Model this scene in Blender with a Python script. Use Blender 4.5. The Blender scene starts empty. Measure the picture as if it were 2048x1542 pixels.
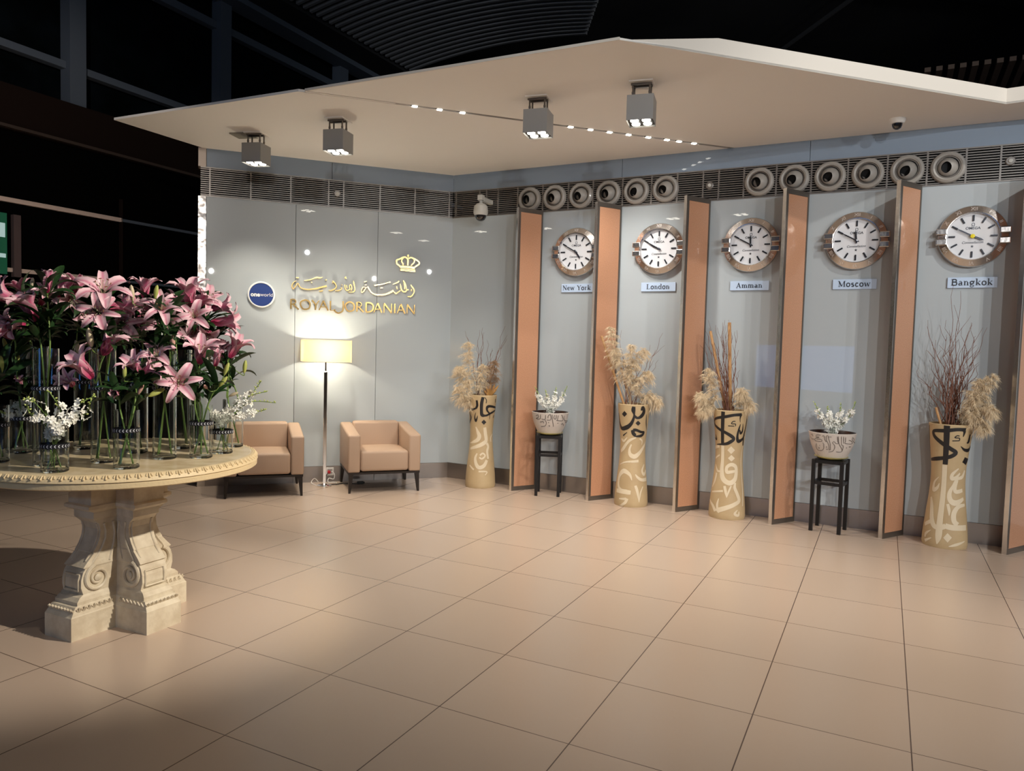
import bpy, bmesh, math, random
from mathutils import Vector, Matrix
from math import sin, cos, pi, radians as R
scene = bpy.context.scene
col = scene.collection
HC = 1.5345                                   # eye height
# ------------------------------------------------------------------ camera
cam = bpy.data.cameras.new('camera'); camo = bpy.data.objects.new('camera', cam); col.objects.link(camo)
cam.sensor_fit = 'HORIZONTAL'; cam.sensor_width = 36.0; cam.lens = 1466.67 / 2048 * 36.0
cam.clip_start = 0.05; cam.clip_end = 200
camo.matrix_world = Matrix.Translation((0, 0, HC)) @ Matrix.Rotation(R(90 - 3.0256), 4, 'X') @ Matrix.Rotation(R(1.5522), 4, 'Z')
scene.camera = camo
scene.view_settings.view_transform = 'Standard'; scene.view_settings.look = 'None'
scene.view_settings.gamma = 1; scene.view_settings.use_curve_mapping = False
scene.view_settings.exposure = 0.08
w = bpy.data.worlds.new('world'); scene.world = w; w.use_nodes = True
w.node_tree.nodes['Background'].inputs[0].default_value = (0.55, 0.65, 1.0, 1)
w.node_tree.nodes['Background'].inputs[1].default_value = 0.012
def lamp(kind, loc, energy, color, size=.1, target=None, spot=None, blend=.5, sy=None):
    l = bpy.data.lights.new(kind.lower() + '_light', kind); l.energy = energy; l.color = color
    if kind in ('POINT', 'SPOT'): l.shadow_soft_size = size
    if kind == 'AREA':
        l.size = size
        if sy: l.shape = 'RECTANGLE'; l.size_y = sy
    if kind == 'SPOT': l.spot_size = R(spot or 60); l.spot_blend = blend
    o = bpy.data.objects.new(l.name, l); col.objects.link(o); o.location = loc
    if target is not None:
        o.rotation_euler = (Vector(target) - Vector(loc)).to_track_quat('-Z', 'Y').to_euler()
    return o
WARM = (1.0, .90, .76); NEUT = (1.0, .95, .88); COOL = (.72, .84, 1.0)

# unseen lamps outside the frame: key lamps and added fill
lamp('SPOT', (4.8, 2.2, 5.4), 2700, WARM, .07, (-2.0, 4.0, .95), 23, .6)
lamp('SPOT', (4.4, 2.0, 5.4), 680, WARM, .07, (1.1, 4.5, 0), 46, .8)
lamp('SPOT', (-3.4, -2.5, 2.6), 130, (.50, .68, 1.0), .15, (-2.15, 3.9, .45), 20, .8)
lamp('SPOT', (4.6, 1.4, 5.9), 420, NEUT, .07, (3.2, 6.2, 1.5), 60, .6)
lamp('SPOT', (1.2, .6, 5.9), 200, WARM, .10, (.6, 3.2, 0), 96, 1.0)
lamp('AREA', (1.5, -1.5, 5.8), 30, (.80, .88, 1.0), 5, (0.3, 6, 1.2))
for xx, zz, ww, cc in ((1.2, 3.4, 640, (1, .97, .93)), (4.0, 4.2, 800, (.93, .97, 1)), (6.3, 3.6, 700, (1, .96, .92)), (8.4, 4.0, 600, (.90, .95, 1))):
    lamp('SPOT', (xx, -5.6, zz), ww, cc, .055, (xx * .45 + .8, 8, 2.5), 47, .8)  # fill spots added behind the camera to brighten the walls
lamp("SPOT", (-1.5, .5, 3.6), 480, (1, .88, .78), .1, (-5.0, 7.4, 3.0), 34, .6)  # added spot to brighten the pale facade strips
lamp('AREA', (-1, 2.2, 4.3), 45, (.75, .86, 1.0), 3, (-1, 3.4, 9))  # added uplight so the roof slats show
for xx in (-4, 1, 6): lamp('SPOT', (xx, -4.5, 5.8), 60, NEUT, .12, (xx, -6.9, 1.5), 110, .8)  # added spots that light the far hall wall for reflections
lamp('AREA', (-5.2, 3.2, 4.6), 5, (.55, .7, 1.0), 1.6, (-2, 4, .4))
# ------------------------------------------------------------------ frames of the two walls
A2 = R(-27.526); A1 = R(20.254); CX, CY = -.725, 8.456
M2 = Matrix.Translation((CX, CY, 0)) @ Matrix.Rotation(A2, 4, 'Z')     # x along the clock wall, y into it
M1 = Matrix.Translation((CX, CY, 0)) @ Matrix.Rotation(A1, 4, 'Z')     # x<0 along the lounge wall, y into it
ZB, ZP, ZG, ZC = .175, 2.978, 3.276, 3.461
# ------------------------------------------------------------------ materials
MATS = {}
def mat(name, color, rough=.5, metal=0., coat=0., crough=.03, spec=.5, trans=0., ior=1.45, emit=None, estr=0., noise=None, bump=None, sheen=0., sub=0., alpha=1.):
    m = bpy.data.materials.new(name); m.use_nodes = True; nt = m.node_tree; b = nt.nodes['Principled BSDF']
    I = b.inputs
    I['Base Color'].default_value = (*color, 1); I['Roughness'].default_value = rough; I['Metallic'].default_value = metal
    I['Coat Weight'].default_value = coat; I['Coat Roughness'].default_value = crough; I['Specular IOR Level'].default_value = spec
    I['Transmission Weight'].default_value = trans; I['IOR'].default_value = ior; I['Sheen Weight'].default_value = sheen
    if emit: I['Emission Color'].default_value = (*emit, 1); I['Emission Strength'].default_value = estr
    tc = nt.nodes.new('ShaderNodeTexCoord')
    if noise:                                    # (scale, colour2, low, high)
        n = nt.nodes.new('ShaderNodeTexNoise'); n.inputs['Scale'].default_value = noise[0]; n.inputs['Detail'].default_value = 5
        nt.links.new(tc.outputs['Object'], n.inputs['Vector'])
        r = nt.nodes.new('ShaderNodeValToRGB'); r.color_ramp.elements[0].position = noise[2]; r.color_ramp.elements[1].position = noise[3]
        r.color_ramp.elements[0].color = (*noise[1], 1); r.color_ramp.elements[1].color = (*color, 1)
        nt.links.new(n.outputs['Fac'], r.inputs['Fac']); nt.links.new(r.outputs['Color'], I['Base Color'])
    if bump:                                     # (scale, strength, distance)
        n = nt.nodes.new('ShaderNodeTexNoise'); n.inputs['Scale'].default_value = bump[0]; n.inputs['Detail'].default_value = 3
        nt.links.new(tc.outputs['Object'], n.inputs['Vector'])
        bp = nt.nodes.new('ShaderNodeBump'); bp.inputs['Strength'].default_value = bump[1]; bp.inputs['Distance'].default_value = bump[2]
        nt.links.new(n.outputs['Fac'], bp.inputs['Height']); nt.links.new(bp.outputs['Normal'], I['Normal'])
    MATS[name] = m
    return m
glasspanel = mat('back_painted_glass', (.455, .505, .53), .55, coat=.9, crough=.012)
bandglass = mat('bulkhead_glass', (.24, .31, .40), .5, coat=.7, crough=.02)
baseMat = mat('brushed_plinth', (.34, .31, .29), .28, .85, bump=(6, .15, .02))
steelwavy = mat('polished_steel_wavy', (.62, .59, .55), .24, 1., bump=(3.5, .7, .05))
edgesteel = mat('polished_steel_edge', (.86, .84, .82), .26, 1., bump=(4.0, .30, .012))
bronze = mat('dull_bronze_frame', (.20, .18, .16), .35, .8)
copper = mat('copper_mesh_glass', (.70, .375, .225), .45, .25, coat=.7, crough=.03, noise=(160, (.55, .275, .155), .35, .65))
beigesoff = mat('warm_white_canopy', (.93, .905, .86), .6)
whitetrim = mat('warm_white_fascia', (.80, .75, .67), .5)
pinkwhite = mat('cream_column', (.62, .55, .49), .5)
blackm = mat('black', (.004, .004, .004), .5)
darkslot = mat('dark_void', (.010, .010, .010), .8)
slatm = mat('grille_aluminium', (.25, .235, .22), .38, .6)
noz = mat('grey_painted_nozzle', (.36, .34, .31), .42, coat=.2)
facadem = mat('dark_facade_glass', (.002, .002, .002), .9, spec=.02)
fasm = mat('dark_brown_fascia', (.016, .010, .008), .9, spec=.05)
stripm = mat('pale_transom', (.72, .58, .50), .6)
mullm = mat('blue_grey_steel', (.10, .125, .16), .6)
skyglass = mat('night_glass', (.004, .007, .010), .85, spec=.05, noise=(3, (.001, .002, .002), .3, .7))
ceilm = mat('dark_roof_shell', (.035, .036, .038), .9, spec=.1, noise=(.8, (.022, .022, .024), .3, .7))
ribm = mat('roof_slat', (.16, .165, .175), .6)
ribb = mat('brown_roof_slat', (.14, .095, .07), .6)
chrome = mat('chrome', (.85, .84, .82), .08, 1.)
steel = mat('brushed_steel', (.62, .59, .57), .24, 1., bump=(40, .1, .01))
leather = mat('beige_leather', (.465, .325, .230), .48, spec=.4, bump=(180, .08, .004))
seamm = mat('dark_seam', (.24, .15, .10), .6)
darkmetal = mat('dark_bronze_leg', (.035, .028, .024), .35, .6)
gold = mat('polished_gold', (.66, .42, .15), .16, 1.)
navy = mat('navy_disc', (.008, .035, .19), .35, coat=.3)
white = mat('white_paint', (.82, .82, .80), .4)
plaqueW = mat('white_plaque_blue_sheen', (.58, .72, .92), .25, coat=.5)  # white plates; blue tint painted in for the reflected screen
ink = mat('dark_ink', (.03, .035, .05), .5)
dialm = mat('clock_dial', (.78, .79, .82), .4)
markm = mat('dark_marker', (.07, .075, .09), .25, .7)
numm = mat('engraved_numeral', (.80, .74, .70), .35, .6)
handm = mat('clock_hand', (.18, .19, .22), .2, .9)
yellow = mat('yellow_reflection', (.9, .75, .02), .4)
domeblk = mat('black_dome', (.012, .012, .014), .08, coat=1)
camwhite = mat('camera_white', (.62, .61, .56), .45)
boxgrey = mat('grey_light_housing', (.34, .34, .33), .5, .3)
emitw = mat('lamp_lens', (1, .95, .85), .4, emit=(1, .93, .80), estr=14)
ledm = mat('led_lens', (1, .97, .9), .4, emit=(1, .95, .86), estr=12)
bulbm = mat('bulb', (1, .9, .7), .4, emit=(1, .88, .66), estr=30)
marble = mat('cream_marble', (.64, .565, .43), .5, noise=(14, (.52, .44, .32), .35, .62), bump=(60, .25, .006))
marbletop = mat('polished_travertine', (.80, .66, .44), .25, noise=(9, (.62, .48, .28), .35, .65))
rimm = mat('carved_stone_rim', (.66, .52, .31), .5, bump=(70, .3, .006))
potm = mat('ochre_pot', (.54, .405, .23), .5, noise=(5, (.46, .33, .18), .35, .7), bump=(50, .1, .004))
potcream = mat('cream_inlay', (.70, .59, .42), .5)
potblack = mat('black_inlay', (.020, .018, .018), .4)
bowlm = mat('pale_bowl', (.56, .50, .45), .4, bump=(60, .1, .004))
bowlink = mat('bowl_line', (.12, .10, .09), .5)
bowlin = mat('bowl_dark_glaze', (.03, .014, .010), .25)
saucerm = mat('yellow_green_saucer', (.50, .44, .17), .3)
blackwood = mat('black_lacquer', (.010, .009, .009), .35)
glass = mat('clear_glass', (.97, 1, .98), .0, trans=1., ior=1.45)
bandm = mat('black_ribbon', (.006, .006, .010), .6)
chevm = mat('white_chevron', (.66, .68, .74), .5)
stemm = mat('green_stem', (.16, .26, .06), .45)
stemdk = mat('dark_green_stem', (.05, .11, .03), .5)
leafm = mat('dark_leaf', (.022, .060, .018), .38, noise=(20, (.012, .035, .010), .3, .7))
budgreen = mat('green_bud', (.42, .46, .12), .45)
budpink = mat('pink_bud', (.62, .30, .30), .45, noise=(30, (.52, .42, .20), .3, .55))
budpale = mat('pale_bud', (.68, .55, .42), .45, noise=(30, (.50, .50, .22), .3, .55))
anther = mat('brown_anther', (.22, .06, .02), .7)
filam = mat('pale_filament', (.62, .66, .42), .5)
orchm = mat('white_petal', (.88, .87, .80), .5)
orchg = mat('green_orchid_bud', (.50, .58, .16), .5)
strawm = mat('pampas', (.80, .66, .46), .9)
strawd = mat('pampas_brown', (.40, .26, .16), .9)
twigm = mat('reddish_twig', (.19, .080, .050), .7)
canem = mat('bamboo_cane', (.62, .36, .16), .5, noise=(25, (.50, .27, .11), .3, .7))
goldleaf = mat('golden_dried_leaf', (.62, .33, .10), .6)
redm = mat('red_plug', (.45, .01, .02), .4)
blackcord = mat('black_cord', (.01, .01, .01), .5)
whiteplastic = mat('white_plastic', (.75, .73, .70), .4)
greensign = mat('green_sign', (.01, .10, .05), .5, emit=(.01, .16, .08), estr=.15)
signwhite = mat('sign_white', (.6, .75, .75), .5, emit=(.5, .8, .8), estr=.35)

def shade_mat():
    m = bpy.data.materials.new('lamp_shade_fabric'); m.use_nodes = True; nt = m.node_tree; nt.nodes.remove(nt.nodes['Principled BSDF'])
    d = nt.nodes.new('ShaderNodeBsdfDiffuse'); t = nt.nodes.new('ShaderNodeBsdfTranslucent'); mx = nt.nodes.new('ShaderNodeMixShader')
    d.inputs[0].default_value = (.75, .62, .42, 1); t.inputs[0].default_value = (.85, .66, .38, 1); mx.inputs[0].default_value = .45
    nt.links.new(d.outputs[0], mx.inputs[1]); nt.links.new(t.outputs[0], mx.inputs[2]); nt.links.new(mx.outputs[0], nt.nodes['Material Output'].inputs[0])
    return m
shadem = shade_mat()
def petal_mat():
    m = bpy.data.materials.new('lily_petal'); m.use_nodes = True; nt = m.node_tree; b = nt.nodes['Principled BSDF']; L = nt.links.new
    b.inputs['Roughness'].default_value = .5; b.inputs['Subsurface Weight'].default_value = .15; b.inputs['Subsurface Radius'].default_value = (.02, .01, .01)
    uv = nt.nodes.new('ShaderNodeUVMap'); sp = nt.nodes.new('ShaderNodeSeparateXYZ'); L(uv.outputs[0], sp.inputs[0])
    def math_(op, a, bb=None, v=None):
        n = nt.nodes.new('ShaderNodeMath'); n.operation = op; L(a, n.inputs[0])
        if bb is not None: L(bb, n.inputs[1])
        elif v is not None: n.inputs[1].default_value = v
        return n.outputs[0]
    e = math_('ABSOLUTE', math_('SUBTRACT', sp.outputs[0], v=.5))          # 0 at the midrib, .5 at the edge
    r1 = nt.nodes.new('ShaderNodeValToRGB'); L(math_('MULTIPLY', e, v=2.), r1.inputs[0])
    cr = r1.color_ramp; cr.elements[0].position = 0; cr.elements[0].color = (.62, .12, .26, 1); cr.elements[1].position = 1; cr.elements[1].color = (.86, .66, .70, 1)
    k = cr.elements.new(.22); k.color = (.68, .22, .36, 1); k = cr.elements.new(.75); k.color = (.74, .40, .50, 1)
    r2 = nt.nodes.new('ShaderNodeValToRGB'); L(sp.outputs[1], r2.inputs[0]); c2 = r2.color_ramp
    c2.elements[0].position = .12; c2.elements[0].color = (0, 0, 0, 1); c2.elements[1].position = .62; c2.elements[1].color = (1, 1, 1, 1)
    mx = nt.nodes.new('ShaderNodeMixRGB'); mx.inputs[1].default_value = (.52, .035, .14, 1); L(r2.outputs[0], mx.inputs[0]); L(r1.outputs[0], mx.inputs[2])
    n = nt.nodes.new('ShaderNodeTexNoise'); n.inputs['Scale'].default_value = 260; tc = nt.nodes.new('ShaderNodeTexCoord'); L(tc.outputs['Object'], n.inputs['Vector'])
    r3 = nt.nodes.new('ShaderNodeValToRGB'); r3.color_ramp.elements[0].position = .35; r3.color_ramp.elements[0].color = (.85, .75, .8, 1); r3.color_ramp.elements[1].position = .5; r3.color_ramp.elements[1].color = (1, 1, 1, 1)
    L(n.outputs['Fac'], r3.inputs[0])
    m2 = nt.nodes.new('ShaderNodeMixRGB'); m2.blend_type = 'MULTIPLY'; m2.inputs[0].default_value = 1; L(mx.outputs[0], m2.inputs[1]); L(r3.outputs[0], m2.inputs[2])
    # outside of the petal is paler and duller
    g = nt.nodes.new('ShaderNodeNewGeometry'); m3 = nt.nodes.new('ShaderNodeMixRGB'); L(g.outputs['Backfacing'], m3.inputs[0]); L(m2.outputs[0], m3.inputs[1])
    r4 = nt.nodes.new('ShaderNodeValToRGB'); L(math_('MULTIPLY', e, v=2.), r4.inputs[0]); r4.color_ramp.elements[0].color = (.58, .20, .30, 1); r4.color_ramp.elements[1].color = (.74, .50, .56, 1); r4.color_ramp.elements[1].position = .5
    L(r4.outputs[0], m3.inputs[2]); L(m3.outputs[0], b.inputs['Base Color'])
    return m
petalm = petal_mat()
def floor_mat():
    m = bpy.data.materials.new('beige_floor_tile'); m.use_nodes = True; nt = m.node_tree; b = nt.nodes['Principled BSDF']; L = nt.links.new
    tc = nt.nodes.new('ShaderNodeTexCoord'); sp = nt.nodes.new('ShaderNodeSeparateXYZ'); L(tc.outputs['Object'], sp.inputs[0])
    def mth(op, a, v=None, bb=None):
        n = nt.nodes.new('ShaderNodeMath'); n.operation = op; L(a, n.inputs[0])
        if bb is not None: L(bb, n.inputs[1])
        elif v is not None: n.inputs[1].default_value = v
        return n.outputs[0]
    us = mth('DIVIDE', sp.outputs[0], .594); vs = mth('DIVIDE', sp.outputs[1], .607)
    def edge(a, wd):
        f = mth('ABSOLUTE', mth('SUBTRACT', mth('FRACT', mth('ADD', a, 100.5)), .5))
        return mth('LESS_THAN', f, wd)
    ln = mth('MAXIMUM', edge(us, .0042), bb=edge(vs, .0034))
    cx = nt.nodes.new('ShaderNodeCombineXYZ'); L(mth('FLOOR', mth('ADD', us, 100.)), cx.inputs[0]); L(mth('FLOOR', mth('ADD', vs, 100.)), cx.inputs[1])
    wn = nt.nodes.new('ShaderNodeTexWhiteNoise'); wn.noise_dimensions = '2D'; L(cx.outputs[0], wn.inputs['Vector'])
    no = nt.nodes.new('ShaderNodeTexNoise'); no.inputs['Scale'].default_value = 3.; no.inputs['Detail'].default_value = 6; L(tc.outputs['Object'], no.inputs['Vector'])
    ad = wn.outputs['Value']
    rp = nt.nodes.new('ShaderNodeValToRGB'); L(ad, rp.inputs[0]); rp.color_ramp.elements[0].position = .1; rp.color_ramp.elements[0].color = (.485, .375, .293, 1)
    rp.color_ramp.elements[1].position = .9; rp.color_ramp.elements[1].color = (.500, .387, .303, 1)
    mx = nt.nodes.new('ShaderNodeMixRGB'); L(ln, mx.inputs[0]); L(rp.outputs[0], mx.inputs[1]); mx.inputs[2].default_value = (.10, .065, .05, 1)
    L(mx.outputs[0], b.inputs['Base Color'])
    b.inputs['Roughness'].default_value = .27; b.inputs['Specular IOR Level'].default_value = .55
    n2 = nt.nodes.new('ShaderNodeTexNoise'); n2.inputs['Scale'].default_value = 7; L(tc.outputs['Object'], n2.inputs['Vector'])
    rr = nt.nodes.new('ShaderNodeMapRange'); L(n2.outputs['Fac'], rr.inputs[0]); rr.inputs[3].default_value = .26; rr.inputs[4].default_value = .30; 
    return m
# ------------------------------------------------------------------ mesh helpers
def obj(name, bm, m, parent=None, smooth=False, mw=None):
    if smooth:
        for f in bm.faces: f.smooth = True
    me = bpy.data.meshes.new(name); bm.to_mesh(me); bm.free(); me.materials.append(m)
    if smooth and name not in ('leaf', 'stem', 'side_stem'): me.set_sharp_from_angle(angle=R(32))
    o = bpy.data.objects.new(name, me); col.objects.link(o)
    if mw is not None: o.matrix_world = mw
    if parent: o.parent = parent
    return o
def tag(o, label, cat, group=None, kind=None):
    o['label'] = label; o['category'] = cat
    if group: o['group'] = group
    if kind: o['kind'] = kind
    return o
def thing(name, label, cat, mw=None, group=None):
    o = bpy.data.objects.new(name, None); col.objects.link(o); o.empty_display_size = .1
    if mw is not None: o.matrix_world = mw
    return tag(o, label, cat, group)
def struct(o): o['kind'] = 'structure'; return o
T = lambda x, y, z: Matrix.Translation((x, y, z))
RX = lambda a: Matrix.Rotation(a, 4, 'X'); RY = lambda a: Matrix.Rotation(a, 4, 'Y'); RZ = lambda a: Matrix.Rotation(a, 4, 'Z')
def box(bm, c, s, m=None, bev=0, seg=2):
    r = bmesh.ops.create_cube(bm, size=1); vs = r['verts']
    for v in vs: v.co = Vector((v.co.x * s[0] + c[0], v.co.y * s[1] + c[1], v.co.z * s[2] + c[2]))
    if bev:
        es = list({e for v in vs for e in v.link_edges})
        g = bmesh.ops.bevel(bm, geom=es, offset=bev, segments=seg, profile=.5, affect='EDGES')
        vs = list({v for f in g['faces'] for v in f.verts} | {v for v in vs if v.is_valid})
    if m is not None:
        for v in vs: v.co = m @ v.co
    return vs
def bx(c, s, bev=0, seg=2, m=None):
    bm = bmesh.new(); box(bm, c, s, m, bev, seg); return bm
def lathe(bm, prof, seg=32, m=None, close=False):
    rings = []
    for r, z in prof:
        if r < 1e-6: rings.append([bm.verts.new((0, 0, z))])
        else: rings.append([bm.verts.new((r * cos(2 * pi * i / seg), r * sin(2 * pi * i / seg), z)) for i in range(seg)])
    pairs = list(zip(rings, rings[1:]))
    if close: pairs.append((rings[-1], rings[0]))
    for a, b in pairs:
        for i in range(seg):
            j = (i + 1) % seg
            if len(a) == 1 and len(b) == 1: continue
            if len(a) == 1: bm.faces.new((a[0], b[i], b[j]))
            elif len(b) == 1: bm.faces.new((a[i], b[0], a[j]))
            else: bm.faces.new((a[i], b[i], b[j], a[j]))
    if m is not None:
        for r in rings:
            for v in r: v.co = m @ v.co
def lt(prof, seg=32, m=None, close=False):
    bm = bmesh.new(); lathe(bm, prof, seg, m, close); bmesh.ops.recalc_face_normals(bm, faces=bm.faces); return bm
def tube(bm, pts, rad, seg=8, cap=True):
    pts = [Vector(p) for p in pts]; n = len(pts)
    if not isinstance(rad, (list, tuple)): rad = [rad] * n
    up = Vector((.13, .31, .94)); prev = None; u = None
    for i, p in enumerate(pts):
        t = (pts[min(i + 1, n - 1)] - pts[max(i - 1, 0)]).normalized()
        if u is None: u = t.cross(up if abs(t.dot(up)) < .95 else Vector((1, 0, 0))).normalized()
        else: u = (u - t * u.dot(t)).normalized()
        v = t.cross(u)
        ring = [bm.verts.new(p + (u * cos(2 * pi * k / seg) + v * sin(2 * pi * k / seg)) * rad[i]) for k in range(seg)]
        if prev:
            for k in range(seg): bm.faces.new((prev[k], prev[(k + 1) % seg], ring[(k + 1) % seg], ring[k]))
        elif cap: bm.faces.new(ring[::-1])
        prev = ring
    if cap: bm.faces.new(prev)
def tb(pts, rad, seg=8):
    bm = bmesh.new(); tube(bm, pts, rad, seg); return bm
def prism(bm, poly, z0, z1, m=None):
    """poly: list of (x, y); solid between z0 and z1"""
    a = [bm.verts.new((x, y, z0)) for x, y in poly]; b = [bm.verts.new((x, y, z1)) for x, y in poly]
    n = len(poly); bm.faces.new(a[::-1]); bm.faces.new(b)
    for i in range(n): bm.faces.new((a[i], a[(i + 1) % n], b[(i + 1) % n], b[i]))
    if m is not None:
        for v in a + b: v.co = m @ v.co
def cr(pts, n=5):
    """Catmull-Rom through tuples of any length"""
    out = []; P = [pts[0]] + list(pts) + [pts[-1]]
    for i in range(1, len(P) - 2):
        for k in range(n):
            t = k / n; o = []
            for a, b, c, d in zip(P[i - 1], P[i], P[i + 1], P[i + 2]):
                o.append(.5 * (2 * b + (c - a) * t + (2 * a - 5 * b + 4 * c - d) * t * t + (3 * b - a - 3 * c + d) * t ** 3))
            out.append(tuple(o))
    out.append(tuple(pts[-1])); return out
def stroke_rows(pts, R0, n=5, nx=4):
    """brush stroke: points (x, y, halfwidth) -> rows of (x, y) across the stroke; x is scaled by R0 into metres first"""
    P = cr([(a * R0, b, c) for a, b, c in pts], n) if len(pts) > 2 else [(a * R0, b, c) for a, b, c in pts]
    if len(P) == 2:
        (a0, b0, c0), (a1, b1, c1) = P; P = [(a0 + (a1 - a0) * k / 6, b0 + (b1 - b0) * k / 6, c0 + (c1 - c0) * k / 6) for k in range(7)]
    rows = []
    for i, (x, y, h) in enumerate(P):
        q = P[min(i + 1, len(P) - 1)]; p = P[max(i - 1, 0)]
        tx, ty = q[0] - p[0], q[1] - p[1]; l = math.hypot(tx, ty) or 1; nx_, ny_ = -ty / l, tx / l
        h = max(h, .0012)
        rows.append([(x + nx_ * h * (2 * k / nx - 1), y + ny_ * h * (2 * k / nx - 1)) for k in range(nx + 1)])
    return rows
def inlay(strokes, surf, R0, lift):
    """strokes laid on a surface of revolution; surf(theta, z, lift) -> point"""
    bm = bmesh.new()
    for s in strokes:
        if s[0] == 1:
            rows = stroke_rows([(a / 1000, b / 1000, c / 1000) for a, b, c in s[1:]], R0)
            vr = [[bm.verts.new(surf(x / R0, z, lift)) for x, z in r] for r in rows]
            for a, b in zip(vr, vr[1:]):
                for k in range(len(a) - 1): bm.faces.new((a[k], a[k + 1], b[k + 1], b[k]))
        else:
            pp = [(a / 1000, b / 1000) for a, b in s[1:]]; n = len(pp)
            cxx = sum(a for a, b in pp) / n; cyy = sum(b for a, b in pp) / n
            rim = []
            for i in range(n):
                a, b = pp[i], pp[(i + 1) % n]
                for k in range(3): rim.append((a[0] + (b[0] - a[0]) * k / 3, a[1] + (b[1] - a[1]) * k / 3))
            c = bm.verts.new(surf(cxx, cyy, lift)); mid = [bm.verts.new(surf((x + cxx) / 2, (y + cyy) / 2, lift)) for x, y in rim]; out = [bm.verts.new(surf(x, y, lift)) for x, y in rim]
            for i in range(len(rim)):
                j = (i + 1) % len(rim); bm.faces.new((c, mid[i], mid[j])); bm.faces.new((mid[i], out[i], out[j], mid[j]))
    return bm
def flat_strokes(strokes, depth, n=5, y0=0.):
    """raised lettering in the local xz plane, front at y0-depth"""
    bm = bmesh.new()
    for s in strokes:
        if s[0] == 1: rows = stroke_rows([(a / 1000, b / 1000, c / 1000) for a, b, c in s[1:]], 1., n, 1)
        else:
            pp = [(a / 1000, b / 1000) for a, b in s[1:]]
            f = [bm.verts.new((x, y0 - depth, z)) for x, z in pp]; bk = [bm.verts.new((x, y0, z)) for x, z in pp]
            bm.faces.new(f)
            for i in range(len(pp)): j = (i + 1) % len(pp); bm.faces.new((f[i], f[j], bk[j], bk[i]))
            continue
        prev = None
        for r in rows:
            (xa, za), (xb, zb) = r
            q = [bm.verts.new((xa, y0 - depth, za)), bm.verts.new((xb, y0 - depth, zb)), bm.verts.new((xb, y0, zb)), bm.verts.new((xa, y0, za))]
            if prev:
                for k in range(4): bm.faces.new((prev[k], prev[(k + 1) % 4], q[(k + 1) % 4], q[k]))
            else: bm.faces.new(q)
            prev = q
        bm.faces.new(prev[::-1])
    bmesh.ops.recalc_face_normals(bm, faces=bm.faces)
    return bm
def text_bm(txt, size, depth=.001, offset=0., shear=0., m=None):
    """built-in font, in the xz plane facing -y, centred"""
    c = bpy.data.curves.new('t', 'FONT'); c.body = txt; c.size = size; c.extrude = depth; c.offset = offset; c.shear = shear
    c.align_x = 'CENTER'; c.align_y = 'CENTER'; c.resolution_u = 3
    o = bpy.data.objects.new('t', c); col.objects.link(o)
    me = bpy.data.meshes.new_from_object(o.evaluated_get(bpy.context.evaluated_depsgraph_get()))
    bm = bmesh.new(); bm.from_mesh(me); bpy.data.objects.remove(o); bpy.data.curves.remove(c); bpy.data.meshes.remove(me)
    mm = (m or Matrix()) @ RX(pi / 2)
    for v in bm.verts: v.co = mm @ v.co
    return bm
def copy_tree(o, parent=None, mw=None):
    c = o.copy(); col.objects.link(c)
    if parent: c.parent = parent
    if mw is not None: c.matrix_world = mw
    for ch in o.children: copy_tree(ch, c)
    return c
rnd = random.Random(7)
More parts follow.
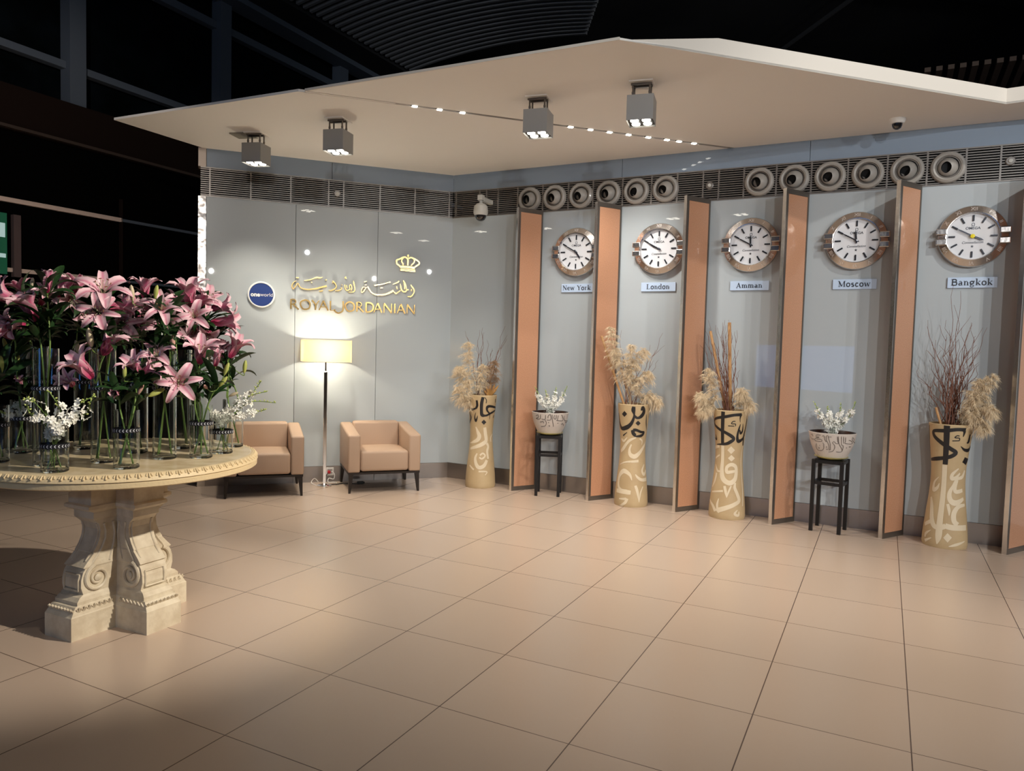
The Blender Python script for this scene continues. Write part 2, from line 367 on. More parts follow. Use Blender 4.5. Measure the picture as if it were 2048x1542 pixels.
# ------------------------------------------------------------------ DATA
DATA = {}
DATA.update({"v1b":[[1,[-1551,947,4],[-800,978,7]],[1,[-1331,905,6],[-1003,906,6]],[1,[-394,952,11],[-359,894,13],[-471,867,11]],[1,[-361,870,7],[-794,849,12],[-1551,834,13]],[1,[-1201,811,4],[-1030,761,13],[-1206,721,12],[-1554,681,10]],[1,[-480,819,2],[-586,766,7],[-498,726,13],[-360,768,5],[-341,787,2]],[1,[47,988,15],[-36,918,17],[-40,844,17],[9,796,19],[225,787,12]],[1,[10,791,11],[335,789,11],[687,810,11],[1084,829,11],[1552,843,6]],[1,[1552,863,10],[688,888,13],[401,881,16],[392,844,11],[620,810,7]],[1,[163,985,4],[292,955,4],[279,922,4]],[1,[1114,967,7],[1159,925,7]],[0,[-26,716],[167,744],[387,716],[186,688]],[1,[653,810,5],[670,747,2]],[1,[1171,787,7],[1098,758,7]]],"v1w":[[1,[-511,663,7],[-313,605,19],[-182,562,26],[-358,520,22],[-853,492,11],[-1184,480,4]],[1,[274,659,19],[355,592,22],[436,518,22],[130,482,22],[-391,450,19],[-1082,419,11]],[1,[1257,584,7],[939,544,11],[991,499,7]],[1,[500,488,15],[634,451,15],[525,400,15],[598,319,11]],[1,[-300,378,7],[-446,325,15],[-331,261,19],[-92,227,20],[252,249,19],[474,306,15]],[1,[-72,358,9],[141,380,9],[337,354,9],[93,322,9],[-120,336,9]],[1,[-917,244,9],[-491,201,9]],[1,[-131,186,9],[455,182,7],[325,147,4]]],"v2b":[[0,[-872,906],[-633,939],[-445,912],[-647,880]],[1,[-1375,909,10],[-1295,833,15],[-993,765,18],[-488,779,22],[-173,817,17],[-10,872,12],[16,911,9],[-41,949,19],[-25,987,15]],[1,[20,895,14],[255,877,12],[517,897,18],[664,939,17],[545,981,15],[455,950,7]],[0,[123,825],[289,851],[490,825],[314,800]],[1,[4,753,18],[197,758,14],[572,739,12],[883,733,11],[673,704,15],[224,696,8],[17,703,5]],[1,[-81,757,15],[12,723,19],[191,704,13]],[1,[921,910,3],[1013,825,8],[1218,753,3]],[1,[-461,730,3],[-839,692,8]]],"v2w":[[1,[230,683,6],[-180,659,13],[-497,621,15],[-789,571,18],[-1122,533,15]],[1,[-1074,659,12],[-773,641,12],[-465,680,4]],[1,[-109,614,7],[-249,563,13],[-171,514,20],[167,497,22],[550,531,19],[948,586,15],[1553,656,7]],[1,[522,673,8],[771,649,8],[751,611,3]],[1,[-1087,404,4],[-483,438,8],[486,453,13]],[1,[19,266,3],[-155,321,15],[-616,348,23],[-985,290,19],[-984,206,15],[-723,163,15],[-319,149,23],[-26,146,19]],[1,[-1121,147,19],[-318,145,19]],[1,[1062,416,8],[791,359,13],[987,319,15],[1347,358,12]],[1,[248,324,4],[416,294,12],[721,269,15],[1298,267,18]],[1,[256,215,12],[386,159,13],[505,52,2]],[1,[808,204,6],[603,142,8],[505,52,2]],[1,[-786,73,6],[-293,81,13]],[1,[-222,86,12],[-354,42,13],[-655,7,9],[-907,-5,3]],[1,[1393,227,5],[1155,179,5]]],"v3b":[[1,[-446,994,17],[-491,838,17],[-501,690,17]],[1,[643,973,15],[192,968,13],[-290,949,14],[-833,931,12],[-1217,907,11],[-1266,870,12],[-733,828,13],[-228,798,14],[130,769,16],[270,745,14],[46,718,16],[-269,697,13],[-1052,681,3]],[1,[613,976,12],[563,940,5],[594,901,2]],[1,[-131,866,4],[236,866,4]],[1,[308,866,4],[298,886,4],[63,888,4],[148,909,4],[285,911,4]],[1,[1127,992,8],[1210,879,9],[1084,771,11],[1166,683,11]],[1,[634,886,2],[560,839,9],[498,774,12],[596,727,17],[938,743,13],[1172,785,9]],[1,[830,889,2],[864,824,9],[719,799,11],[636,832,4]],[1,[-1160,773,4],[-1074,728,11],[-1552,749,3]]],"v3w":[[1,[-489,679,18],[-470,549,18],[-479,455,22],[-376,385,24],[-94,347,22],[206,343,22],[472,379,20],[563,443,18],[497,492,18],[173,509,16],[-120,482,16],[-104,439,16],[189,442,14],[470,450,11]],[0,[-137,640],[114,678],[405,643],[142,606]],[0,[-78,566],[162,598],[433,568],[182,537]],[1,[-1553,643,18],[-780,667,11]],[1,[-1228,550,10],[-726,588,7]],[1,[-1138,493,4],[-852,441,11],[-627,438,7]],[1,[-912,418,11],[-986,350,14],[-1232,278,7]],[1,[-1186,235,7],[-279,263,9]],[1,[-204,310,12],[-109,255,12],[-38,206,2]],[1,[210,315,6],[54,257,8],[-38,206,2]],[1,[498,343,7],[440,301,14],[626,237,16],[734,180,17],[416,146,18],[-20,114,20],[-452,84,22],[-569,69,22]],[1,[-514,189,4],[-578,130,11],[-524,82,11]],[1,[-1367,156,7],[-894,113,14],[-674,66,14]],[1,[1117,676,5],[1023,554,7],[1069,410,7],[1111,267,9],[1029,125,6]],[1,[612,96,4],[447,61,11],[672,45,11],[722,80,5]]],"v5b":[[1,[-176,997,21],[-172,840,21],[-192,680,21]],[1,[715,970,15],[303,971,14],[-217,956,15],[-854,943,13],[-834,902,15],[-380,851,16],[36,813,16],[326,783,16],[107,751,16],[-268,733,15],[-782,716,16],[-1311,701,11]],[1,[605,981,17],[656,951,10],[614,914,3]],[1,[-1284,984,5],[-1449,839,7],[-1512,696,7]],[1,[106,877,4],[448,882,4]],[1,[446,884,4],[424,902,4],[213,904,4],[310,921,4],[421,919,4]],[1,[1055,932,7],[1037,877,13],[908,862,5]],[1,[557,836,2],[818,807,11],[1211,805,15],[1550,834,11]],[0,[783,706],[927,747],[1425,728],[1164,680]]],"v5w":[[1,[-222,677,21],[-213,527,21],[-226,380,21],[-259,233,21],[-265,101,22],[-312,32,3]],[1,[588,654,5],[253,608,13],[217,571,16],[455,580,13],[711,617,7]],[1,[1118,637,11],[914,587,15],[519,565,11],[319,513,11],[132,452,17],[198,395,21],[500,376,22],[1042,410,13]],[1,[582,558,7],[430,499,15],[492,466,16],[958,477,15]],[1,[-529,573,2],[-844,521,11],[-849,461,17],[-595,482,13],[-476,522,3]],[1,[-968,398,11],[-814,327,17],[-696,226,19],[-520,173,19],[-206,168,19],[33,189,19]],[1,[-1165,164,15],[-758,202,15]],[1,[64,364,11],[147,314,11],[158,271,2]],[1,[1161,358,11],[664,347,16],[403,296,19],[408,231,19],[598,203,19]],[1,[-8,188,22],[284,179,22],[648,178,22],[1191,176,22]],[0,[-54,91],[122,133],[321,99],[142,57]],[1,[197,25,3],[519,43,11],[1027,70,4]],[1,[-664,134,2],[-956,96,11],[-1001,64,7]],[1,[-595,73,4],[-974,35,13]]],"b1":[[1,[-886,177,3],[-708,188,3],[-695,164,3],[-906,148,3],[-597,149,3],[-548,194,3]],[1,[-492,150,3],[-279,149,3],[-251,194,3]],[1,[-190,142,3],[30,147,3],[10,200,3],[-103,187,3],[-123,163,3]],[1,[103,200,3],[115,156,3],[225,74,3]],[1,[230,197,3],[199,164,3],[314,156,3],[327,197,3]],[1,[348,140,3],[778,136,3],[700,184,3],[622,196,3]],[1,[416,144,3],[430,193,3]],[1,[830,187,3],[952,136,3],[1547,124,3],[1333,110,3],[1052,115,3]],[1,[-281,141,3],[-217,113,3],[-305,79,3],[-602,67,3]],[1,[-410,115,4],[-362,111,4]],[1,[-100,118,4],[-66,114,4]],[1,[-77,85,4],[-3,77,4]],[1,[443,111,4],[495,111,4]],[1,[-623,116,3],[-380,127,3]],[1,[742,93,3],[832,105,3],[1009,78,3]]],"b2":[[1,[-490,193,2],[-688,193,2],[-737,175,2],[-566,173,2],[-762,162,2],[-845,143,2],[-669,136,2],[-485,138,2],[-445,148,2],[-500,157,2],[-710,155,2]],[1,[-434,186,2],[-335,190,2],[-316,159,2],[-242,143,2],[-240,190,2],[-169,193,2],[-146,171,2],[-79,129,2],[-61,77,2],[-121,74,2],[-131,107,2],[-209,148,2]],[1,[-148,185,2],[-27,187,2]],[1,[-762,115,2],[-848,79,2],[-755,57,2],[-527,58,2],[-392,80,2],[-371,119,2],[-428,129,2]],[1,[212,192,2],[241,154,2],[287,133,2],[178,132,2],[86,148,2],[27,135,2],[121,115,2],[135,89,2],[53,61,2],[-148,52,2]],[1,[252,195,2],[309,133,2],[469,91,2],[545,65,2],[394,55,2],[231,59,2]],[1,[377,194,2],[430,126,2],[529,113,2],[555,74,2]],[1,[475,194,2],[517,135,2]],[1,[570,190,2],[596,152,2],[605,135,2],[1045,130,2],[989,150,2],[764,165,2]],[1,[983,189,2],[995,163,2],[1302,138,2],[1542,131,2],[1542,157,2],[1544,168,2]],[1,[-596,102,3],[-568,102,3]],[1,[-694,78,3],[-617,78,3]],[1,[-259,96,3],[-213,94,3]],[1,[-255,76,3],[-194,75,3]],[1,[880,104,3],[1012,105,3]],[1,[721,96,3],[768,95,3]],[1,[1029,184,2],[1204,156,2]],[1,[-1102,188,2],[-973,189,2],[-977,174,2]],[1,[-1205,173,2],[-1067,150,2],[-869,151,2]]],"aL":[[1,[-1715,2205,4],[-1687,2206,4]],[1,[-1709,2171,2],[-1735,2159,4],[-1754,2129,5],[-1752,2100,6],[-1740,2086,5],[-1722,2109,5],[-1700,2148,5]],[1,[-1700,2148,5],[-1688,2140,4],[-1675,2111,5],[-1643,2093,6],[-1590,2087,7],[-1548,2093,7],[-1502,2101,8],[-1463,2115,8],[-1420,2127,9],[-1395,2134,10]],[1,[-1632,2179,2],[-1577,2189,5],[-1535,2206,5],[-1503,2219,7],[-1464,2218,5],[-1439,2228,2]],[1,[-1559,2163,4],[-1547,2166,4]],[1,[-1476,2075,4],[-1453,2078,7],[-1434,2086,4]],[1,[-1410,2195,5],[-1396,2203,5]],[1,[-1338,2170,2],[-1323,2182,5],[-1305,2164,5],[-1294,2132,5],[-1315,2105,6],[-1351,2088,6],[-1378,2091,3]],[1,[-1338,2188,4],[-1320,2191,4]],[1,[-1246,2131,3],[-1239,2113,5],[-1268,2093,6],[-1308,2089,3]],[1,[-1240,2153,4],[-1232,2157,4]],[1,[-1205,2159,5],[-1199,2118,5],[-1177,2097,5],[-1151,2113,5],[-1155,2143,5],[-1141,2162,5],[-1129,2129,5],[-1136,2099,5]],[1,[-1112,2205,4],[-1104,2164,6],[-1096,2116,5],[-1110,2086,5],[-1165,2079,3]],[1,[-1185,2156,4],[-1181,2123,4]],[1,[-1204,2229,4],[-1197,2244,4],[-1189,2222,4]]],"aR":[[1,[-997,2200,4],[-967,2209,4]],[1,[-992,2163,4],[-970,2172,4]],[1,[-966,2146,3],[-984,2122,5],[-999,2099,6],[-1021,2083,5],[-1023,2113,4],[-1003,2144,4],[-973,2141,4]],[1,[-958,2150,6],[-935,2114,7],[-913,2088,5],[-875,2070,7],[-822,2067,8],[-765,2075,8],[-709,2099,9],[-671,2122,10]],[1,[-884,2169,7],[-805,2184,5],[-741,2205,4],[-707,2216,7]],[1,[-816,2142,6],[-789,2147,4]],[1,[-680,2191,2],[-649,2204,5],[-619,2221,6],[-615,2236,4]],[1,[-637,2171,6],[-629,2141,4]],[1,[-671,2112,4],[-643,2091,6],[-621,2107,4],[-594,2127,6]],[1,[-599,2203,3],[-589,2169,6],[-583,2139,6],[-555,2114,7],[-528,2127,6],[-529,2169,5],[-546,2214,6],[-565,2239,6]],[1,[-558,2232,4],[-549,2194,7],[-544,2145,5]],[1,[-529,2138,4],[-502,2140,6]],[1,[-476,2198,4],[-463,2176,7],[-443,2151,6],[-439,2116,5],[-458,2081,6],[-481,2065,7],[-512,2065,3]],[1,[-471,2149,6],[-468,2126,2]]],"crown":[[1,[-602,2385,8],[-608,2400,8],[-639,2422,8],[-643,2444,8],[-640,2462,8],[-609,2475,8],[-571,2496,8],[-545,2500,8],[-523,2486,8]],[1,[-434,2395,8],[-426,2405,8],[-392,2428,8],[-388,2450,8],[-408,2471,8],[-444,2488,8],[-481,2499,8],[-508,2487,8]],[1,[-570,2408,7],[-570,2427,7],[-584,2445,7],[-583,2471,7],[-568,2491,7]],[1,[-475,2410,7],[-466,2426,7],[-447,2446,7],[-441,2469,7],[-453,2485,7]],[1,[-516,2411,9],[-516,2441,9],[-515,2464,9],[-519,2487,9]],[0,[-526,2517],[-514,2533],[-504,2518],[-514,2498]],[1,[-600,2389,12],[-513,2392,12],[-436,2386,12]],[1,[-600,2366,4],[-513,2368,4],[-433,2365,4]],[1,[-599,2351,7],[-513,2351,7],[-429,2350,7]]]})
DATA.update({"V":{"V1a":[-2.285,3.588,"T"],"V2":[-2.076,3.719,"T"],"V3":[-2.14,3.423,"S"],"V4":[-1.878,3.566,"M"],"V5":[-1.84,3.878,"T"],"V7":[-1.673,3.944,"M"],"V8":[-1.63,4.12,"S"],"V9":[-1.668,4.383,"M"],"V10":[-2.08,4.055,"T"],"V11":[-2.422,4.149,"T"],"V12":[-2.647,3.949,"M"],"V1b":[-2.648,4.085,"T"],"V15":[-2.566,3.634,"M"],"V6":[-1.928,4.267,"T"],"V17":[-1.9,4.426,"T"]},"S":[["V1a",["t",-2.336,3.555,1.65,-0.19,-0.39,0.9,0.121],["b0",-2.35,3.589,1.768,0.09,0.05,1.0,0.053]],["V1a",["h",-2.276,3.594,1.777,0.09,-0.06,0.99,0.082],["t",-2.311,3.614,1.705,0.6,-0.35,0.72,0.078]],["V1b",["t",-2.744,4.021,1.72,-0.59,-0.67,0.45,0.128],["t",-2.66,3.932,1.581,-0.28,-0.96,0.0,0.105]],["V1b",["t",-2.743,4.095,1.766,-0.28,-0.15,0.95,0.089],["b1",-2.77,4.003,1.467,-0.19,-0.1,0.98,0.055]],["V11",["t",-2.511,4.095,1.788,0.37,0.08,0.93,0.109],["o",-2.445,4.067,1.731,0.46,-0.55,-0.7,0.104]],["V11",["t",-2.426,4.147,1.678,0.77,-0.45,-0.46,0.099],["t",-2.486,4.179,1.796,0.03,0.41,0.91,0.088],["t",-2.362,3.913,1.278,0.04,-0.86,0.51,0.077]],["V2",["o",-2.088,3.739,1.764,0.32,-0.57,0.76,0.131],["o",-2.066,3.659,1.652,0.39,-0.91,0.1,0.092],["t",-2.068,3.827,1.687,0.65,0.7,0.3,0.092]],["V2",["t",-2.037,3.688,1.486,0.45,-0.05,0.89,0.112],["b0",-2.097,3.641,1.514,-0.08,-0.16,0.98,0.078]],["V2",["t",-2.102,3.598,1.367,-0.38,-0.55,0.75,0.121]],["V10",["o",-2.085,3.924,1.604,0.52,-0.85,0.1,0.104],["t",-2.122,4.033,1.696,0.78,-0.35,0.51,0.099]],["V10",["t",-2.102,4.107,1.651,-0.09,0.73,0.68,0.088],["h",-2.045,4.01,1.6,0.78,-0.61,-0.13,0.073],["b0",-2.385,4.019,1.461,-0.19,-0.1,0.98,0.062]],["V5",["t",-1.95,3.887,1.779,0.05,-0.09,1.0,0.093],["b0",-1.977,3.81,1.75,-0.04,-0.13,0.99,0.068],["b1",-1.878,3.86,1.764,0.13,0.07,0.99,0.059]],["V5",["o",-1.853,3.872,1.691,0.43,-0.77,0.47,0.098],["t",-1.925,3.899,1.679,-0.38,-0.66,0.65,0.078]],["V5",["o",-1.865,3.841,1.444,0.08,-0.78,0.62,0.093],["b2",-1.795,3.875,1.497,-0.04,-0.13,0.99,0.068]],["V6",["o",-1.932,4.082,1.618,0.48,-0.88,0.0,0.123],["t",-1.89,4.284,1.777,-0.01,-0.29,0.96,0.133]],["V6",["t",-1.97,4.309,1.724,0.31,-0.34,0.89,0.096],["o",-1.845,4.244,1.664,0.25,-0.94,0.24,0.096],["t",-1.852,4.36,1.748,0.61,0.08,0.79,0.085]],["V17",["o",-1.853,4.446,1.771,0.64,-0.59,0.49,0.104],["t",-1.803,4.49,1.725,0.94,0.26,0.22,0.104]],["V17",["t",-1.755,4.428,1.638,0.98,0.2,0.05,0.126],["t",-1.806,4.348,1.555,0.33,-0.83,-0.44,0.11]],["V17",["h",-1.762,4.425,1.513,0.7,-0.65,-0.3,0.088],["t",-1.913,4.42,1.589,-0.03,-0.95,-0.32,0.088]],["V4",["t",-1.855,3.616,1.38,-0.22,-0.61,0.76,0.092],["b1",-1.875,3.542,1.357,0.05,-0.09,1.0,0.05]],["V4",["t",-1.827,3.655,1.358,0.8,0.03,0.6,0.092],["b2",-1.81,3.563,1.274,0.4,0.11,0.91,0.05]],["V4",["h",-1.895,3.506,1.261,0.18,-0.98,0.0,0.06]],["V7",["t",-1.689,3.961,1.447,0.23,-0.41,0.88,0.117],["h",-1.597,3.952,1.418,0.31,-0.34,0.89,0.073]],["V7",["o",-1.747,3.84,1.303,0.43,-0.89,0.15,0.107],["b1",-1.84,3.807,1.251,-0.66,-0.61,-0.44,0.073]],["V7",["b1",-1.569,3.964,1.297,0.61,0.08,0.79,0.059],["b2",-1.632,3.903,1.275,0.14,-0.93,0.33,0.049],["b1",-1.559,3.99,1.365,0.33,0.06,0.94,0.059]],["V9",["t",-1.665,4.384,1.475,0.47,-0.05,0.88,0.118],["b1",-1.609,4.405,1.364,0.13,-0.04,0.99,0.064]],["V9",["t",-1.746,4.387,1.441,-0.04,-0.51,0.86,0.085],["b0",-1.652,4.332,1.206,0.91,0.04,0.41,0.048]],["V12",["h",-2.655,3.944,1.257,0.26,-0.46,0.85,0.065],["b1",-2.676,3.959,1.381,0.04,0.02,1.0,0.07]],["V12",["t",-2.702,3.912,1.532,-0.29,-0.64,0.71,0.087]],["V15",["b1",-2.547,3.647,1.368,0.0,0.0,1.0,0.071],["t",-2.579,3.625,1.427,-0.24,-0.53,0.81,0.091]]],"O":[["V3",[[-2.1,3.379,1.014],[-2.099,3.361,1.113],[-2.157,3.304,1.226],[-2.178,3.27,1.241]]],["V3",[[-2.1,3.379,1.014],[-2.122,3.355,1.134],[-2.173,3.312,1.164],[-2.185,3.295,1.212]]],["V3",[[-2.098,3.381,1.027],[-2.072,3.396,1.131],[-2.021,3.428,1.213],[-1.968,3.459,1.251]]],["V3",[[-2.1,3.379,1.021],[-2.086,3.397,1.123],[-2.1,3.397,1.193],[-2.139,3.382,1.269]]],["V3",[[-2.095,3.382,1.027],[-2.06,3.422,1.142],[-2.021,3.464,1.161],[-2.007,3.489,1.223]]],["V8",[[-1.629,4.12,1.001],[-1.573,4.127,1.112],[-1.48,4.146,1.181],[-1.346,4.177,1.178]]],["V8",[[-1.629,4.12,1.001],[-1.546,4.145,1.103],[-1.469,4.165,1.12],[-1.406,4.18,1.137]]],["V8",[[-1.629,4.12,0.993],[-1.578,4.14,1.153],[-1.504,4.168,1.212],[-1.406,4.202,1.239]]],["V8",[[-1.636,4.118,0.993],[-1.625,4.13,1.093],[-1.671,4.119,1.11],[-1.703,4.114,1.143]]],["V8",[[-1.629,4.12,1.001],[-1.561,4.162,1.143],[-1.491,4.202,1.228],[-1.45,4.231,1.296]]],["V12",[[-2.645,3.95,1.018],[-2.652,3.926,1.077],[-2.676,3.891,1.104],[-2.693,3.859,1.114]]]]})
DATA.update({"PL":[["v1",[[-0.388,7.977,0.944],[-0.458,7.923,1.271],[-0.484,7.871,1.567]]],["v1",[[-0.399,7.976,0.944],[-0.536,7.918,1.161],[-0.574,7.865,1.297]]],["v1",[[-0.399,7.976,0.944],[-0.515,7.92,0.945],[-0.585,7.865,1.081]]],["v1",[[-0.372,7.978,0.944],[-0.336,7.929,1.112],[-0.307,7.88,1.33]]],["v1",[[-0.399,7.976,0.944],[-0.45,7.924,0.919],[-0.48,7.872,1.165]]],["v1",[[-0.334,7.979,0.945],[-0.213,7.934,1.169],[-0.201,7.884,1.376]]],["v2",[[1.125,7.254,0.998],[1.018,7.219,1.383],[0.95,7.177,1.748]]],["v2",[[1.135,7.253,0.998],[1.106,7.206,1.336],[0.987,7.173,1.53]]],["v2",[[1.149,7.251,0.999],[1.163,7.197,1.338],[1.281,7.125,1.538]]],["v2",[[1.174,7.247,1.0],[1.231,7.186,1.193],[1.335,7.115,1.321]]],["v2",[[1.198,7.243,1.001],[1.305,7.173,1.098],[1.43,7.097,1.033]]],["v2",[[1.149,7.251,0.999],[1.165,7.197,1.289],[1.147,7.148,1.583]]],["v3",[[1.951,6.838,0.987],[1.864,6.808,1.183],[1.813,6.768,1.379]]],["v3",[[1.951,6.838,0.987],[1.812,6.822,1.088],[1.745,6.787,1.135]]],["v3",[[1.972,6.831,0.988],[1.848,6.813,1.043],[1.772,6.779,0.973]]],["v3",[[2.079,6.8,0.994],[2.135,6.727,1.103],[2.172,6.66,1.041]]],["v3",[[2.058,6.806,0.993],[2.101,6.738,1.125],[2.103,6.682,1.197]]],["v5",[[3.609,5.975,0.993],[3.702,5.848,1.17],[3.757,5.741,1.415]]],["v5",[[3.609,5.975,0.993],[3.69,5.855,1.109],[3.734,5.756,0.98]]],["v5",[[3.594,5.984,0.992],[3.672,5.867,1.208],[3.695,5.781,1.373]]],["v5",[[3.594,5.984,0.992],[3.662,5.873,1.086],[3.667,5.8,1.252]]],["v5",[[3.623,5.966,0.995],[3.732,5.828,1.132],[3.769,5.733,1.141]]]],"TW":[["v1",-0.372,7.978,0.944,-0.511,7.91,1.69],["v1",-0.356,7.978,0.945,-0.373,7.948,1.705],["v1",-0.345,7.979,0.945,-0.332,7.98,1.734],["v1",-0.334,7.979,0.945,-0.321,8.01,1.681],["v1",-0.29,7.981,0.946,-0.105,8.046,1.758],["v1",-0.279,7.982,0.947,-0.13,7.925,1.55],["v1",-0.301,7.981,0.946,-0.222,7.953,1.493],["v1",-0.317,7.98,0.946,-0.279,7.982,1.6],["v1",-0.279,7.982,0.947,-0.08,8.016,1.66],["v1",-0.317,7.98,0.946,-0.389,8.037,1.543],["v2",1.183,7.245,1.0,1.451,7.134,1.707],["v2",1.174,7.247,1.0,1.388,7.178,1.54],["v2",1.149,7.251,0.999,1.052,7.266,1.728],["v2",1.183,7.245,1.0,1.441,7.23,1.443],["v2",1.164,7.248,0.999,1.356,7.277,1.589],["v2",1.135,7.253,0.998,1.091,7.198,1.434],["v2",1.125,7.254,0.998,1.136,7.222,1.386],["v2",1.174,7.247,1.0,1.213,7.24,1.535],["v3",2.015,6.819,0.991,1.775,6.821,1.738],["v3",2.015,6.819,0.991,1.795,6.848,1.646],["v3",2.015,6.819,0.991,1.836,6.869,1.694],["v3",2.015,6.819,0.991,1.893,6.886,1.789],["v3",2.015,6.819,0.991,1.929,6.909,1.767],["v3",2.015,6.819,0.991,1.914,6.783,1.81],["v3",2.015,6.819,0.991,1.939,6.808,1.834],["v3",2.015,6.819,0.991,1.971,6.832,1.79],["v3",2.015,6.819,0.991,2.033,6.846,1.745],["v3",2.015,6.819,0.991,2.065,6.87,1.607],["v3",2.015,6.819,0.991,2.06,6.74,1.56],["v3",2.015,6.819,0.991,2.089,6.764,1.377],["v3",2.015,6.819,0.991,1.761,6.889,1.599],["v3",2.015,6.819,0.991,1.817,6.907,1.834],["v3",2.015,6.819,0.991,1.88,6.922,1.555],["v3",2.015,6.819,0.991,1.888,6.79,1.602],["v3",2.015,6.819,0.991,1.936,6.809,1.696],["v3",2.015,6.819,0.991,1.97,6.832,1.604],["v3",2.015,6.819,0.991,1.941,6.873,1.463],["v3",2.015,6.819,0.991,1.907,6.914,1.414],["v3",2.015,6.819,0.991,1.977,6.765,1.834],["v3",2.015,6.819,0.991,2.053,6.775,1.744],["v5",3.594,5.984,0.984,3.532,5.939,2.126],["v5",3.594,5.984,0.984,3.594,5.943,2.08],["v5",3.594,5.984,0.984,3.596,5.982,1.97],["v5",3.594,5.984,0.984,3.559,6.045,1.85],["v5",3.594,5.984,0.984,3.541,6.096,1.603],["v5",3.594,5.984,0.984,3.437,5.995,1.683],["v5",3.594,5.984,0.984,3.427,6.041,1.601],["v5",3.594,5.984,0.984,3.412,6.089,1.848],["v5",3.594,5.984,0.984,3.459,6.103,1.518],["v5",3.594,5.984,0.984,3.395,6.177,1.452],["v5",3.594,5.984,0.984,3.485,5.967,1.643],["v5",3.594,5.984,0.984,3.63,5.92,1.787],["v5",3.594,5.984,0.984,3.677,5.933,1.809],["v5",3.594,5.984,0.984,3.724,5.946,1.831],["v5",3.594,5.984,0.984,3.779,5.953,1.792],["v5",3.594,5.984,0.984,3.739,5.809,1.787],["v5",3.594,5.984,0.984,3.652,5.907,1.607],["v5",3.594,5.984,0.984,3.64,5.956,1.647],["v5",3.594,5.984,0.984,3.627,6.005,1.688],["v5",3.594,5.984,0.984,3.736,5.98,1.65],["v5",3.594,5.984,0.984,3.691,5.84,1.609],["v5",3.594,5.984,0.984,3.523,5.985,1.522],["v5",3.594,5.984,0.984,3.582,5.991,1.605],["v5",3.594,5.984,0.984,3.58,6.033,1.728],["v5",3.594,5.984,0.984,3.533,6.1,1.437],["v5",3.594,5.984,0.984,3.445,5.991,1.356],["v5",3.594,5.984,0.984,3.385,6.065,1.351],["v5",3.594,5.984,0.984,3.683,5.929,1.527],["v5",3.594,5.984,0.984,3.644,5.994,1.484],["v5",3.594,5.984,0.984,3.694,6.005,1.444],["v5",3.594,5.984,0.984,3.674,5.851,1.529],["v5",3.594,5.984,0.984,3.489,6.005,1.806],["v5",3.594,5.984,0.984,3.66,5.944,1.728],["v5",3.594,5.984,0.984,3.762,5.922,1.489],["v5",3.594,5.984,0.984,3.641,6.037,1.421],["v5",3.594,5.984,0.984,3.51,5.952,1.603]],"ST":[["v2",1.112,7.257,0.962,0.868,7.239,1.664,0.012],["v2",1.184,7.245,0.965,1.071,7.242,1.359,0.009],["v3",1.995,6.825,0.952,1.839,6.868,1.731,0.013],["v3",2.038,6.812,0.954,1.991,6.793,1.812,0.016],["v5",3.527,6.023,0.986,3.502,6.038,1.129,0.01]],"GL":[["v1",-0.246,7.963,0.949,-0.282,7.931,1.113],["v1",-0.246,7.963,0.949,-0.228,7.933,1.142],["v1",-0.246,7.963,0.949,-0.185,7.934,1.126],["v1",-0.246,7.963,0.949,-0.141,7.935,1.117],["v1",-0.246,7.963,0.949,-0.302,7.931,1.058]]})
# ================================================================== SETTING
bm = bmesh.new(); r = bmesh.ops.create_grid(bm, x_segments=1, y_segments=1, size=22)
fl = struct(obj('floor', bm, floor_mat(), mw=T(-1.606, 3.036, 0) @ RZ(-.46926)))
def wallboxes(xs, z0, z1, y0, d, gap=.004):
    bm = bmesh.new()
    for a, b in zip(xs, xs[1:]): box(bm, ((a + b) / 2, y0 + d / 2, (z0 + z1) / 2), (b - a - gap, d, z1 - z0))
    return bm
W1X = [-2.600, -1.721, -.850, 0.002]
struct(obj('wall_back', wallboxes(W1X, ZB, ZP, 0, .12), glasspanel, mw=M1))
FINS = [.958, 1.836, 2.726, 3.604, 4.492, 5.368, 6.246, 7.124]
W2X = [-.002] + [f + .17 for f in FINS]
struct(obj('wall_right', wallboxes(W2X, ZB, ZP, 0, .12), glasspanel, mw=M2))
struct(obj('wall_core_back', bx((-1.33, .19, ZC / 2), (2.66, .13, ZC)), darkslot, mw=M1))
struct(obj('wall_core_right', bx((3.7, .19, ZC / 2), (7.3, .13, ZC)), darkslot, mw=M2))
struct(obj('trim_1', wallboxes([-2.600, -1.351, .001], ZG, ZC, 0, .12), bandglass, mw=M1))
struct(obj('trim_2', wallboxes([-.001, 2.009, 3.781, 5.55, 7.35], ZG, ZC, 0, .12), bandglass, mw=M2))
struct(obj('baseboard_back', wallboxes([-2.676, -1.721, -.85, .0], 0, ZB - .002, -.006, .12), baseMat, mw=M1))
struct(obj('baseboard_right', wallboxes(W2X, 0, ZB - .002, -.006, .12), baseMat, mw=M2))
# upright polished strip and cream block at the free end of the lounge wall
bm = bmesh.new(); box(bm, (-2.639, .06, (ZP) / 2), (.074, .14, ZP))
struct(obj('trim_3', bm, steelwavy, mw=M1))
struct(obj('trim_4', bx((-2.639, .06, (ZG + ZC) / 2), (.074, .14, ZC - ZG)), pinkwhite, mw=M1))
